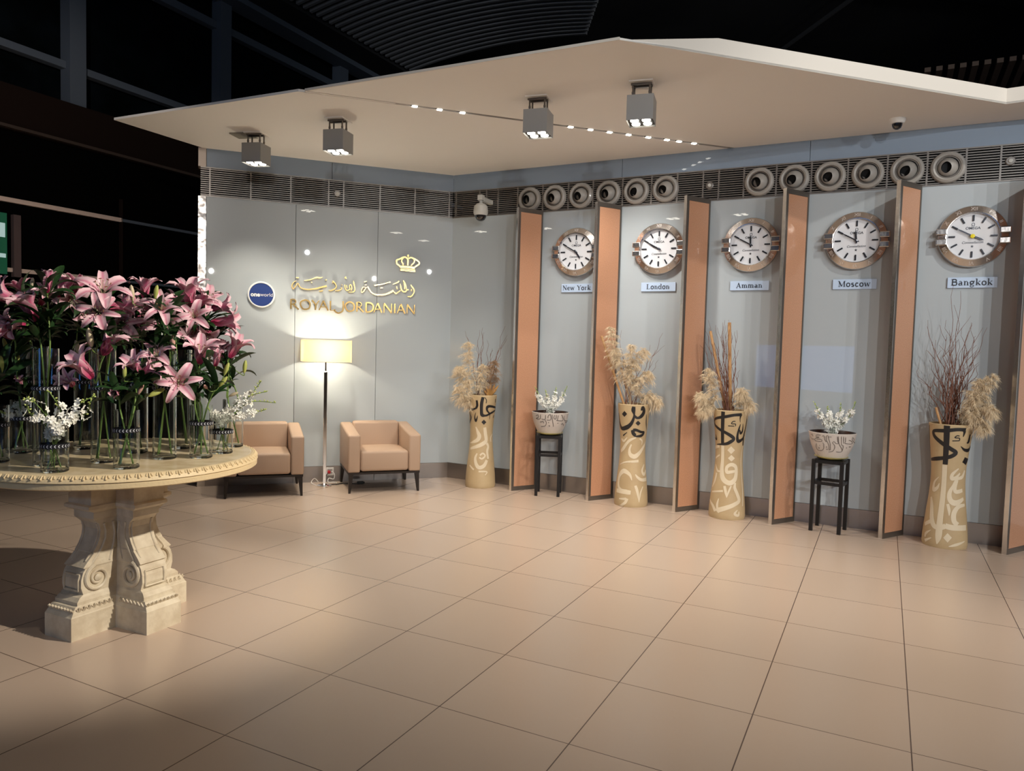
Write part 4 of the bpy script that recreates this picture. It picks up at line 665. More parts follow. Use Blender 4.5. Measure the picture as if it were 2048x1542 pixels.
# ================================================================== LOUNGE
def armchair(s0, lb):
    g = thing('armchair', lb, 'armchair', M1 @ T(s0 + .375, -.37, 0), 'beige leather armchairs')   # 0.75 wide, 0.70 deep, front towards -y
    def rb(c, s, b, seg=4): bm = bmesh.new(); box(bm, c, s, None, b, seg); return bm
    for sx in (-1, 1):
        bm = rb((sx * .312, 0, .43), (.125, .69, .44), .022)
        for v in bm.verts:
            if v.co.z > .5: v.co.z += .035 * (v.co.y / .345) - .02
            v.co.x += sx * .0
        a = obj('arm', bm, leather, g, True)
        pts = [(sx * .312 - .052, -.344, .22), (sx * .312 - .052, -.346, .60), (sx * .312 + .052, -.346, .60), (sx * .312 + .052, -.344, .22)]
    bm = rb((0, .275, .45), (.50, .14, .46), .03)
    for v in bm.verts: v.co.y += -.03 * (.68 - v.co.z) / .46
    obj('backrest', bm, leather, g, True)
    bm = bmesh.new(); box(bm, (0, -.075, .325), (.496, .54, .21), None, .030, 4)
    bmesh.ops.subdivide_edges(bm, edges=[e for e in bm.edges if e.calc_length() > .2], cuts=6, use_grid_fill=True)
    for v in bm.verts:
        if v.co.z > .40:
            q = max(0, 1 - (v.co.x / .25) ** 2) * max(0, 1 - ((v.co.y + .075) / .28) ** 2); v.co.z += .022 * q - .02 * (v.co.y + .3)*.5
    obj('seat', bm, leather, g, True)
    bm = bmesh.new(); box(bm, (0, 0, .203), (.735, .675, .022)); obj('frame', bm, darkmetal, g)
    for sx in (-1, 1):
        for sy in (-1, 1):
            bm = bmesh.new(); a = [(-.022, -.022), (.022, -.022), (.022, .022), (-.022, .022)]; X, Y = sx * .340, sy * .312
            t_ = [bm.verts.new((X + p * 1., Y + q, .195)) for p, q in a]; b_ = [bm.verts.new((X + sx * .014 + p * .5, Y + sy * .014 + q * .5, 0)) for p, q in a]
            bm.faces.new(t_); bm.faces.new(b_[::-1])
            for i in range(4): bm.faces.new((t_[i], b_[i], b_[(i + 1) % 4], t_[(i + 1) % 4]))
            bmesh.ops.recalc_face_normals(bm, faces=bm.faces); obj('leg', bm, darkmetal, g)
    return g
armchair(-2.412, 'beige leather armchair partly behind the flower table, left of the floor lamp')
armchair(-1.235, 'beige leather armchair standing right of the floor lamp')
g = thing('floor_lamp', 'lit chrome floor lamp with cream rectangular shade between the armchairs', 'lamp', M1 @ T(-1.418, -.25, 0))
obj('base', lt([(0, 0), (.075, 0), (.075, .012), (.03, .018), (.02, .03), (0, .03)], 32), chrome, g, False)
obj('pole', bx((0, 0, .62), (.034, .034, 1.20), .003, 1), chrome, g); obj('stem', tb([(0, 0, 1.21), (0, 0, 1.40)], .009, 12), chrome, g)
sw, sd, z0, z1 = .486, .44, 1.325, 1.552
bm = bmesh.new(); n = 10; ro = .03
def rr_(w_, d_, r_):
    o = []
    for cx_, cy_, a0 in ((w_ / 2 - r_, d_ / 2 - r_, 0), (-w_ / 2 + r_, d_ / 2 - r_, 90), (-w_ / 2 + r_, -d_ / 2 + r_, 180), (w_ / 2 - r_, -d_ / 2 + r_, 270)):
        for k_ in range(7): a = R(a0 + 15 * k_); o.append((cx_ + r_ * cos(a), cy_ + r_ * sin(a)))
    return o
P1 = rr_(sw, sd, ro)
a = [bm.verts.new((x, y, z0)) for x, y in P1]; b = [bm.verts.new((x, y, z1)) for x, y in P1]
for i in range(len(P1)): j = (i + 1) % len(P1); bm.faces.new((a[i], a[j], b[j], b[i]))
so = obj('lamp_shade', bm, shadem, g, True)
for z in (z0, z1): obj('shade_rim', tb([(x * .998, y * .998, z) for x, y in P1 + P1[:1]], .0025, 6), whitetrim, so)
obj('bulb', lt([(0, 1.39), (.012, 1.39), (.014, 1.41), (.030, 1.44), (.032, 1.46), (.022, 1.485), (0, 1.492)], 20), bulbm, g, True)
obj('shade_carrier', tb([(-.24, 0, 1.40), (.24, 0, 1.40)], .003, 6), chrome, g)
lp = M1 @ Vector((-1.418, -.25, 1.45)); lamp('POINT', lp, 150, (1., .88, .68), .035)
# socket, plug and cords by the plinth
g = thing('wall_socket', 'white double wall socket on the plinth behind the floor lamp', 'socket', M1 @ T(-1.335, -.008, 0))
obj('plate', bx((0, -.005, .115), (.085, .012, .085), .003, 1), whiteplastic, g); obj('faceplate', bx((0, -.012, .115), (.05, .004, .05)), baseMat, g)
g = thing('plug', 'red plug in the wall socket beside the lamp base', 'plug', M1 @ T(-1.345, -.024, .11))
obj('body', lt([(0, .030), (.014, .028), (.018, .012), (.018, -.004)], 20, RX(pi / 2)), redm, g, True)
def cord(nm, lb, pts, r, m): tag(obj(nm, tb([p[:3] for p in cr(pts, 6)], r, 6), m, mw=M1), lb, 'cord')
cord('power_cord', 'white power cord looping from the socket to the floor', [(-1.32, -.03, .12), (-1.29, -.06, .09), (-1.30, -.07, .04), (-1.35, -.07, .05), (-1.36, -.09, .012), (-1.30, -.10, .008), (-1.27, -.12, .006)], .005, whiteplastic)
cord('power_cord', 'black power cord on the floor running under the right armchair', [(-1.36, -.05, .10), (-1.40, -.09, .05), (-1.39, -.17, .006), (-1.30, -.20, .006), (-1.20, -.16, .006), (-1.08, -.20, .006), (-1.00, -.17, .006)], .0045, blackcord)
cord('power_cord', 'thin clear cord lying left of the lamp base', [(-1.44, -.30, .006), (-1.50, -.22, .008), (-1.54, -.12, .02), (-1.50, -.05, .05), (-1.46, -.06, .012)], .004, whiteplastic)
g = thing('plug_adapter', 'black plug adapter lying by the foot of the right armchair', 'adapter', M1 @ T(-1.03, -.20, 0))
obj('body', bx((0, 0, .014), (.07, .035, .028), .006, 2), blackcord, g); obj('cap', bx((.04, 0, .014), (.012, .024, .020), .003, 1), darkmetal, g)
# ================================================================== TALL POTS WITH CALLIGRAPHY
PROF = [(0, .158), (.02, .165), (.10, .162), (.26, .147), (.41, .131), (.52, .1235), (.64, .1235), (.79, .138), (1.0, .160)]
def interp(P, z):
    if z <= P[0][0]: return P[0][1]
    for (a, ra), (b, rb) in zip(P, P[1:]):
        if z <= b:
            t = (z - a) / (b - a); return ra + (rb - ra) * t
    return P[-1][1]
SM = [(z / 40, sum(interp(PROF, min(1, max(0, z / 40 + d))) for d in (-.03, -.015, 0, .015, .03)) / 5) for z in range(41)]
SM[0] = (0, .160); SM[1] = (.025, .1655)
POS = {'v1': (-.32, 7.98), 'v2': (1.215, 7.24), 'v3': (2.045, 6.81), 'v5': (3.60, 5.98)}
PL = {'v1': 'tall ochre calligraphy pot left of the New York bay, nearest the lounge corner', 'v2': 'tall ochre calligraphy pot under the London clock', 'v3': 'tall ochre calligraphy pot under the Amman clock', 'v5': 'tall ochre calligraphy pot under the Bangkok clock'}
for kx, (X, Y) in POS.items():
    g = thing('tall_pot', PL[kx], 'pot', T(X, Y, 0), 'tall calligraphy pots')
    prof = [(0, 0)] + [(r, z) for z, r in SM] + [(.155, 1.006), (.148, 1.0), (.130, .80), (.115, .6), (.0, .58)]
    obj('body', lt(prof, 64), potm, g, True)
    a0 = math.atan2(-Y, -X)
    surf = lambda th, z, lift: ((interp(SM, z) + lift) * cos(a0 + th), (interp(SM, z) + lift) * sin(a0 + th), min(max(z, .004), 1.0))
    obj('black_lettering', inlay(DATA[kx + 'b'], surf, .15, .0016), potblack, g)
    obj('cream_lettering', inlay(DATA[kx + 'w'], surf, .15, .0012), potcream, g)
# plant stands with bowls
def stand(X, Y, yaw, lb):
    g = thing('plant_stand', lb, 'plant stand', T(X, Y, 0) @ RZ(yaw), 'black plant stands')
    h = .63; a = .115
    for sx in (-1, 1):
        for sy in (-1, 1): obj('leg', bx((sx * a, sy * a, h / 2), (.030, .030, h), .002, 1), blackwood, g)
    for z in (h - .018, .425):
        for q in range(4):
            m = RZ(q * pi / 2); bm = bmesh.new(); box(bm, (0, a, z), (a * 2 - .03, .018, .026), m); obj('rail', bm, blackwood, g)
    obj('shelf', bx((0, 0, h - .004), (a * 2 + .005, a * 2 + .005, .008)), blackwood, g)
    return g
BP = [(0, .125), (.03, .14), (.10, .17), (.17, .187), (.21, .193)]
for X, Y, yaw, key, lbs in ((.408, 7.632, R(-8), 'b1', ('square black plant stand in the New York bay', 'pale calligraphy bowl on the stand in the New York bay', 'yellow-green saucer under the bowl in the New York bay', 'small clear glass holding white orchids in the New York bay bowl')),
                            (2.81, 6.38, R(-36), 'b2', ('square black plant stand in the Moscow bay', 'pale calligraphy bowl on the stand in the Moscow bay', 'yellow-green saucer under the bowl in the Moscow bay', 'small clear glass holding white orchids in the Moscow bay bowl'))):
    stand(X, Y, yaw, lbs[0])
    tag(obj('saucer', lt([(0, .632), (.09, .632), (.135, .650), (.140, .656), (.13, .656), (.09, .642), (0, .642)], 48, T(0, 0, 0)), saucerm, None, True, T(X, Y, 0)), lbs[2], 'saucer', 'saucers under the bowls')
    g = thing('bowl', lbs[1], 'bowl', T(X, Y, .643), 'calligraphy bowls on stands')
    obj('body', lt([(0, 0), (.100, 0), (.125, .012), (.14, .042), (.155, .075), (.17, .112), (.180, .147), (.187, .182), (.1935, .222), (.189, .226)], 56), bowlm, g, True)
    obj('dark_lining', lt([(.189, .226), (.184, .220), (.176, .17), (.15, .165), (0, .165)], 56), bowlin, g, True)
    a0 = math.atan2(-Y, -X)
    surf = lambda th, z, lift: ((interp(BP, z - .0) + lift) * cos(a0 + th), (interp(BP, z) + lift) * sin(a0 + th), z + .012)
    obj('line_lettering', inlay(DATA[key], surf, .17, .004), bowlink, g)
    g = thing('small_glass', lbs[3], 'vase', T(X, Y, .81), 'small glasses in the bowls')
    obj('body', lt([(.0, 0), (.034, 0), (.036, .004), (.036, .10), (.033, .10), (.032, .01), (0, .01)], 28), glass, g, True)
# ================================================================== DRIED ARRANGEMENTS
BAY = {'v1': 'the pot nearest the lounge corner', 'v2': 'the pot under the London clock', 'v3': 'the pot under the Amman clock', 'v5': 'the pot under the Bangkok clock'}
def plume(pts, w_, m, seed, nm='pampas_plume'):
    """feathery plume: a stalk with hundreds of fine drooping barbs"""
    rn = random.Random(seed); P = cr(pts, 8); bm = bmesh.new(); n = len(P)
    i0 = int(n * .30)
    V = [Vector(p) for p in P]
    for q in range(85):
        t = (q + rn.random()) / 85; i = min(n - 2, i0 + int(t * (n - 1 - i0))); p = V[i].lerp(V[i + 1], rn.random()); d = (V[i + 1] - V[i]).normalized()
        env = (.35 + .65 * sin(pi * min(1, .15 + .80 * t))) * (1 if t < .9 else .6)
        a = rn.uniform(0, 2 * pi); u = d.orthogonal().normalized(); v = d.cross(u); side = u * cos(a) + v * sin(a)
        tl = w_ * env * rn.uniform(.45, 1.05); td = (side * rn.uniform(.7, 1.1) + d * rn.uniform(.1, 1.0)).normalized()
        for h_ in range(34):
            f0_ = rn.uniform(.05, 1); b0_ = p + td * tl * f0_ + Vector((0, 0, -1)) * tl * .45 * f0_ * f0_
            jd = (td + Vector((rn.uniform(-1, 1), rn.uniform(-1, 1), rn.uniform(-1.1, .5))) * .9).normalized(); L = rn.uniform(.018, .050); wd = rn.uniform(.0007, .0019)
            sw_ = jd.cross(Vector((rn.uniform(-1, 1), rn.uniform(-1, 1), rn.uniform(-1, 1)))).normalized() * wd; pv = None
            for s_ in range(3):
                f = s_ / 2; c = b0_ + jd * L * f + Vector((0, 0, -1)) * L * .55 * f * f; k_ = 1 - f * .8
                a_, b_ = bm.verts.new(c - sw_ * k_), bm.verts.new(c + sw_ * k_)
                if pv: bm.faces.new((pv[0], pv[1], b_, a_))
                pv = (a_, b_)
    tube(bm, [tuple(x) for x in V], [.003] * n, 5)
    return bm
PN = {'v1': ['tallest pale pampas plume in %s', 'pale pampas plume hanging left from %s', 'lowest left pampas plume in %s', 'slim pampas plume at the back of %s', 'pampas plume drooping over the rim of %s', 'brownish pampas plume right of the pale ones in %s'],
      'v2': ['topmost pampas plume in %s', 'left middle pampas plume in %s', 'broad middle pampas plume in %s', 'right-leaning pampas plume in %s', 'lowest pampas plume drooping over the right rim of %s', 'upright pampas plume at the centre of %s'],
      'v3': ['upright pampas plume left of the twigs in %s', 'low left pampas plume in %s', 'pampas plume drooping over the left rim of %s', 'pampas plume over the right rim of %s', 'small pampas plume right of the twigs in %s'],
      'v5': ['highest pampas plume at the right of %s', 'lowest pampas plume hanging at the right of %s', 'middle pampas plume in %s', 'inner pampas plume beside the twigs in %s', 'outermost right pampas plume in %s']}
cnt = {}
for i, (kx, pts) in enumerate(DATA['PL']):
    c = cnt.get(kx, 0); cnt[kx] = c + 1
    wid = {'v1': .120, 'v2': .105, 'v3': .085, 'v5': .095}[kx]
    X, Y = POS[kx]; p0 = [X + (pts[0][0] - X) * .5, Y + (pts[0][1] - Y) * .5, .93]
    bmp = plume([p0] + pts[1:], wid, strawm, 100 + i)
    bmesh.ops.translate(bmp, vec=(-X, -Y, 0), verts=bmp.verts)
    brown = kx == 'v1' and c == 5
    tag(obj('pampas_plume', bmp, strawd if brown else strawm, mw=T(X, Y, 0)), PN[kx][c] % BAY[kx], 'dried grass', 'pampas plumes in ' + BAY[kx])
for i, (kx, x0, y0, z0_, x1, y1, z1_) in enumerate(DATA['TW']):
    rn = random.Random(500 + i); X, Y = POS[kx]; cur = .010 if kx != 'v5' else .016
    a = Vector((X + (x0 - X) * .5 + rn.uniform(-.05, .05), Y + (y0 - Y) * .3 + rn.uniform(-.05, .05), .60)); m_ = Vector((X + (x0 - X) + rn.uniform(-.055, .055), Y + rn.uniform(-.06, .04), 1.02)); b = Vector((x1, y1, z1_))
    pts = [a, m_]; n = 12; ph = rn.uniform(0, 6); ph2 = rn.uniform(0, 6); fr = rn.uniform(2.2, 3.6)
    for k_ in range(1, n + 1):
        f = k_ / n; p = m_.lerp(b, f); pts.append(p + Vector((sin(fr * f * 6 + ph), cos(fr * f * 5 + ph2), 0)) * cur * (.4 + f))
    pts = [(p.x - X, p.y - Y, p.z) for p in pts]
    bm = tb(pts, [.0042 * (1 - .75 * j / (len(pts) - 1)) for j in range(len(pts))], 5)
    for br in range(rn.choice([1, 2, 2, 3])):
        j = rn.randint(5, n - 1); p = Vector(pts[j]); dr = (Vector(pts[j + 1]) - p).normalized() + Vector((rn.uniform(-.5, .5), rn.uniform(-.5, .5), .1)); L = rn.uniform(.05, .14)
        tube(bm, [tuple(p + dr * L * q / 4 + Vector((sin(q * 2 + ph), cos(q * 2.3), 0)) * .005 * q / 4) for q in range(5)], [.0022, .002, .0016, .0012, .0008], 4)
    tag(obj('twig', bm, twigm, mw=T(X, Y, 0)), 'thin curly reddish-brown twig standing in ' + BAY[kx], 'twig', 'curly twigs in ' + BAY[kx])
SL = ['bamboo cane leaning left out of the pot under the London clock', 'short bamboo cane leaning among the stalks under the London clock', 'shorter left bamboo cane in the pot under the Amman clock', 'tallest bamboo cane in the pot under the Amman clock', 'short cane stub in the pot under the Bangkok clock']
for i, (kx, x0, y0, z0_, x1, y1, z1_, rd) in enumerate(DATA['ST']):
    X, Y = POS[kx]; b = Vector((x1 - X, y1 - Y, z1_)); m_ = Vector((x0 - X, (y0 - Y) * .5, 1.0)); a = m_ + (m_ - b) * (.35 / max(.1, (b.z - 1.0)))
    a.x = max(-.09, min(.09, a.x)); a.y = max(-.09, min(.09, a.y)); a.z = .62
    tag(obj('bamboo_cane', tb([tuple(a), tuple(m_), tuple(m_.lerp(b, .48)), tuple(m_.lerp(b, .5)), tuple(m_.lerp(b, .52)), tuple(b)], [rd, rd, rd, rd * 1.12, rd, rd * .95], 12), canem, mw=T(X, Y, 0)), SL[i], 'cane', 'bamboo canes in the pots')
for i, (kx, x0, y0, z0_, x1, y1, z1_) in enumerate(DATA['GL']):
    X, Y = POS[kx]; bm = bmesh.new(); p0 = Vector((x0 - X, y0 - Y, .98)); p1 = Vector((x1 - X, y1 - Y, z1_)); d = p1 - p0
    tube(bm, [tuple(p0 + d * t) for t in (0, .25, .5, .75, 1)], [.006, .016, .018, .012, .001], 8)
    tag(obj('dried_leaf', bm, goldleaf, mw=T(X, Y, 0)), 'golden dried leaf at the right rim of the pot nearest the lounge corner', 'dried leaf', 'golden dried leaves in the corner pot')
# ================================================================== MARBLE TABLE
TX, TY, TZ = -2.13, 4.0, .89
g = thing('stone_table', 'round cream stone table on carved scroll legs carrying the glass vases', 'table', T(TX, TY, 0))
obj('tabletop', lt([(0, TZ - .018), (.672, TZ - .018), (.672, TZ - .002), (.665, TZ), (0, TZ)][::-1], 128), marbletop, g, False)
obj('rim', lt([(.666, TZ - .001), (.676, TZ), (.684, TZ - .003), (.700, TZ - .022), (.704, TZ - .034), (.696, TZ - .038), (.700, TZ - .042), (.700, TZ - .064), (.690, TZ - .070), (.60, TZ - .070), (0, TZ - .070)], 128), rimm, g, True)
bm = bmesh.new()
for i in range(96):
    a = 2 * pi * i / 96; m = RZ(a) @ T(.6925, 0, TZ - .0125) @ RY(R(49))
    for dy, ht, ln in ((0, .006, .026), (.012, .004, .018), (-.012, .004, .018)):
        box(bm, (0, dy, 0), (ln, .008, ht * 2), m @ RZ(R(18 if dy > 0 else -18 if dy < 0 else 0)), .002, 1)
rimc = obj('carved_band', bm, rimm, g, False)
LEGP = [(.345, 0, .105), (.345, .118, .105), (.340, .124, .102), (.316, .164, .092), (.302, .168, .088), (.302, .184, .088), (.285, .203, .082), (.262, .214, .076), (.273, .250, .075), (.272, .290, .075), (.262, .325, .075), (.250, .342, .075), (.262, .350, .078), (.238, .376, .075), (.205, .412, .075), (.205, .418, .073), (.185, .450, .073), (.169, .490, .073), (.165, .530, .073), (.175, .562, .073), (.200, .585, .073), (.206, .590, .078), (.206, .626, .078), (.222, .632, .084), (.246, .646, .098), (.246, .662, .098), (.228, .668, .090), (.228, .822, .090)]
def leg(ang):
    bm = bmesh.new(); P = LEGP
    rows = [[bm.verts.new((0.02, -w_, z)), bm.verts.new((u, -w_, z)), bm.verts.new((u, w_, z)), bm.verts.new((0.02, w_, z))] for u, z, w_ in P]
    for a, b in zip(rows, rows[1:]):
        for k_ in range(4): bm.faces.new((a[k_], a[(k_ + 1) % 4], b[(k_ + 1) % 4], b[k_]))
    bm.faces.new(rows[0][::-1]); bm.faces.new(rows[-1])
    bmesh.ops.recalc_face_normals(bm, faces=bm.faces)
    lg = obj('leg', bm, marble, g); lg.matrix_local = T(.02, -.06, 0) @ RZ(ang)
    # volutes on both cheeks
    bm = bmesh.new()
    for sy in (-1, 1):
        pts = []
        for k_ in range(44):
            t = k_ / 43; a = R(75) - t * R(640); rr = .070 * (1 - .80 * t)
            pts.append((.185 + rr * cos(a), sy * .078, .285 + rr * sin(a)))
        tube(bm, pts, [.0115 * (1 - .4 * k_ / 43) for k_ in range(44)], 8)
        lathe(bm, [(.020, -.006), (.020, .010), (.012, .016), (0, .018)], 20, T(.185, sy * .074, .285) @ RX(-sy * pi / 2))
        # raised S-curved margin running from the neck to the volute
        e = [(.158, .56), (.148, .52), (.150, .48), (.168, .44), (.190, .405), (.215, .375), (.232, .345)]
        tube(bm, [(u - .012, sy * .074, z) for u, z in e], .007, 6)
        e2 = [(.095, .56), (.085, .50), (.090, .45), (.105, .40), (.118, .36)]
        tube(bm, [(u, sy * .074, z) for u, z in e2], .007, 6)
    obj('volute', bm, marble, lg, True)
    # raised frames on the front faces
    bm = bmesh.new()
    def strip(u0, z0, u1, z1, y, hw=.006):
        tube(bm, [(u0, y, z0), (u1, y, z1)], hw, 6)
    for y in (-.056, .056):
        tube(bm, [(.2745, y, .232), (.2755, y, .260), (.2755, y, .285), (.268, y, .312)], .005, 6)
        tube(bm, [(.236, y, .376), (.206, y, .415), (.186, y, .450), (.170, y, .490), (.166, y, .53), (.176, y, .562)], .005, 6)
    tube(bm, [(.2745, -.056, .232), (.2745, .056, .232)], .005, 6); tube(bm, [(.268, -.056, .312), (.268, .056, .312)], .005, 6)
    obj('raised_frame', bm, marble, lg, True)
    # row of carved leaves on the slope of the plinth
    bm = bmesh.new()
    for k_ in range(8):
        y = -.084 + .024 * k_; m = T(.327, y, .145) @ RY(R(-60))
        box(bm, (0, 0, .0), (.038, .006, .010), m, .002, 1); box(bm, (.003, .007, 0), (.026, .005, .008), m @ RZ(R(25)), .001, 1); box(bm, (.003, -.007, 0), (.026, .005, .008), m @ RZ(R(-25)), .001, 1)
    for sy in (-1, 1):
        for k_ in range(7):
            m = T(.30 - .028 * k_, sy * .0975, .145) @ RX(R(sy * 76)) @ RZ(pi / 2)
            box(bm, (0, 0, .0), (.038, .006, .008), m, .002, 1); box(bm, (.003, .007, 0), (.026, .005, .006), m @ RZ(R(25)), .001, 1); box(bm, (.003, -.007, 0), (.026, .005, .006), m @ RZ(R(-25)), .001, 1)
    obj('carved_band', bm, marble, lg)
for a in (R(244.5), R(334.5), R(64.5), R(154.5)): leg(a)
obj('core', bx((0, 0, .41), (.15, .15, .82), m=T(.02, -.06, 0) @ RZ(R(64.5))), marble, g)
# ================================================================== GLASS VASES
VH = {'T': .575, 'M': .285, 'S': .225}
def vase_proto(kind):
    h = VH[kind]; r = .058; g = thing('glass_vase', '', 'vase')
    obj('body', lt([(0, 0), (r - .004, 0), (r, .004), (r, h), (r - .0035, h), (r - .0035, .018), (r - .008, .014), (0, .014)], 40), glass, g, True)
    bz = h * .66 if kind != 'S' else h * .55
    rb = obj('ribbon', lt([(r + .0005, bz - .011), (r + .0022, bz - .010), (r + .0022, bz + .010), (r + .0005, bz + .011)], 40), bandm, g, True)
    bm = bmesh.new()
    for i in range(24):
        a = 2 * pi * i / 24
        for sz in (-1, 1):
            q = []
            for (da, dz) in ((0, 0), (.055, 0), (.055 + .09, sz * .0065), (.09, sz * .0065)):
                q.append(bm.verts.new(((r + .0032) * cos(a + da), (r + .0032) * sin(a + da), bz + dz)))
            bm.faces.new(q)
    obj('chevrons', bm, chevm, rb)
    return g
VL = {'V1a': 'tall glass vase behind the front white orchids, left on the table', 'V1b': 'tall glass vase at the far left back of the table', 'V2': 'tall glass vase second in the front row with wide lily bouquet', 'V3': 'small glass vase of white orchids at the front edge of the table',
      'V4': 'medium glass vase with crossed stem at the front, under the closed green bud', 'V5': 'tall glass vase at mid table below the deep pink open lily', 'V6': 'tall glass vase behind the mid-table vase, right of centre', 'V7': 'medium glass vase right of centre with price-tag sized ribbon, left of the small orchid vase',
      'V8': 'small glass vase of white orchids at the right side of the table', 'V9': 'medium glass vase at the right-hand back edge of the table', 'V10': 'tall glass vase in the back row at centre of the table', 'V11': 'tall glass vase in the back row behind the second front vase',
      'V12': 'medium glass vase near the left back with small white orchids', 'V15': 'medium glass vase cut by the left frame edge', 'V17': 'tall glass vase farthest back on the right'}
VL['V7'] = 'medium glass vase right of centre, left of the small orchid vase'
protos = {}
for kx, (X, Y, kind) in DATA['V'].items():
    g = protos[kind] = vase_proto(kind) if kind not in protos else protos[kind]
    if g.get('used'): g = copy_tree(g)
    g['used'] = 1
    g.matrix_world = T(X, Y, TZ + .0005) @ RZ(rnd.uniform(0, 6))
    tag(g, VL[kx], 'vase', 'glass vases on the stone table')
for o in col.objects:
    if 'used' in o: del o['used']
# ================================================================== LILIES
def petal(bm, uvl, az, path, wmax, ruf, seed, cup):
    """path: list of (r, h); a curved, ruffled blade"""
    rn = random.Random(seed); n = 10; m = 6; P = cr(path, 4); L = len(P) - 1; rows = []
    ph = rn.uniform(0, 6)
    for i in range(n + 1):
        t = i / n; f = t * L; j = min(int(f), L - 1); q = f - j; r = P[j][0] + (P[j + 1][0] - P[j][0]) * q; h = P[j][1] + (P[j + 1][1] - P[j][1]) * q
        tr, th = P[j + 1][0] - P[j][0], P[j + 1][1] - P[j][1]; l = math.hypot(tr, th); nr, nh = -th / l, tr / l      # inner normal
        w_ = wmax * (sin(pi * min(1, .06 + .94 * t) ** .85) ** .75 if t < 1 else .0) + .004; row = []
        for k in range(m + 1):
            s = 2 * k / m - 1; bend = cup * w_ * s * s + ruf * abs(s) ** 3 * sin(t * 17 + ph + s) * (t > .15)
            rr = r + nr * bend; hh = h + nh * bend; y = s * w_
            x_ = rr * cos(az) - y * sin(az); y_ = rr * sin(az) + y * cos(az); row.append((bm.verts.new((x_, y_, hh)), (k / m, t)))
        rows.append(row)
    for a, b in zip(rows, rows[1:]):
        for k in range(m):
            q = (a[k], a[k + 1], b[k + 1], b[k]); f = bm.faces.new([v for v, _ in q]); f.smooth = True
            for lp_, (_, uv) in zip(f.loops, q): lp_[uvl].uv = uv
def lily(kind, seed):
    bm = bmesh.new(); uvl = bm.loops.layers.uv.new('UVMap')
    if kind == 'o': pa = [(.02, 0), (.08, .22), (.26, .50), (.60, .66), (.90, .58), (1.05, .40)]; cup = .35
    elif kind == 't': pa = [(.02, 0), (.07, .25), (.17, .55), (.36, .85), (.64, 1.02), (.84, .98)]; cup = .45
    else: pa = [(.02, 0), (.08, .25), (.15, .55), (.20, .85), (.26, 1.08), (.36, 1.18)]; cup = .6
    rn = random.Random(seed)
    for i in range(6):
        w_ = (.235 if i % 2 else .165) * rn.uniform(.93, 1.07); dz = .015 if i % 2 else 0
        vv = rn.uniform(-.07, .07)
        petal(bm, uvl, i * pi / 3 + rn.uniform(-.08, .08), [(r * (1 - .05 * (i % 2)) + vv * r * .6, h + dz - vv * r) for r, h in pa], w_, .028, seed * 10 + i, cup)
    return bm
def stamens():
    bm = bmesh.new(); b2 = bmesh.new()
    for i in range(6):
        a = i * pi / 3 + .3; e = (.24 * cos(a), .24 * sin(a), .80); tube(bm, [(0, 0, .1), (.06 * cos(a), .06 * sin(a), .4), (.15 * cos(a), .15 * sin(a), .66), e], .010, 4)
        box(b2, (0, 0, 0), (.10, .03, .03), T(*e) @ RZ(a + pi / 2), .008, 1)
    tube(bm, [(0, 0, .1), (.02, 0, .5), (.03, 0, .86), (.03, 0, .90)], [.012, .012, .012, .026], 5)
    return bm, b2
FL = {}
for kd in 'oth':
    for v in range(2):
        e = obj('flower', lily(kd, 3 + v + ord(kd)), petalm); a, b = stamens(); s_ = obj('stamens', a, filam, e, True)
        t_ = obj('anthers', b, anther, e); FL[kd + str(v)] = e
def budm():
    bm = bmesh.new(); seg = 18; pr = [(0, 0), (.06, .02), (.12, .18), (.155, .42), (.15, .65), (.10, .88), (.03, .99), (0, 1.0)]
    lathe(bm, pr, seg)
    for v in bm.verts:
        a = math.atan2(v.co.y, v.co.x); k = 1 + .08 * cos(3 * a); v.co.x *= k; v.co.y *= k
    return bm
BD = [obj('bud', budm(), m_, None, True) for m_ in (budpale, budgreen, budpink)]
def leafmesh(seed, L=1., W=.11):
    rn = random.Random(seed); bm = bmesh.new(); n = 9; rows = []; bend = rn.uniform(.5, 1.1)
    for i in range(n + 1):
        t = i / n; w_ = W * sin(pi * (.04 + .96 * t)) ** .8 + .004; a = bend * t * t * .9; x = L * t * cos(a * .6); z = L * t * .75 - L * bend * .75 * t * t
        rows.append([bm.verts.new((x, -w_, z + .35 * w_)), bm.verts.new((x, 0, z)), bm.verts.new((x, w_, z + .35 * w_))])
    for a, b in zip(rows, rows[1:]):
        for k in range(2): bm.faces.new((a[k], a[k + 1], b[k + 1], b[k]))
    return bm
LF = [obj('leaf', leafmesh(s), leafm, None, True) for s in range(3)]
protoset = list(FL.values()) + BD + LF
def place(proto, name, parent, loc, d, scale, roll=0.):
    q = Vector(d).to_track_quat('Z', 'X').to_matrix().to_4x4()
    c = proto.copy(); c.name = name; col.objects.link(c); c.parent = parent; c.matrix_local = T(*loc) @ q @ RZ(roll) @ Matrix.Scale(scale, 4)
    for ch in proto.children:
        e = ch.copy(); col.objects.link(e); e.parent = c
    return c
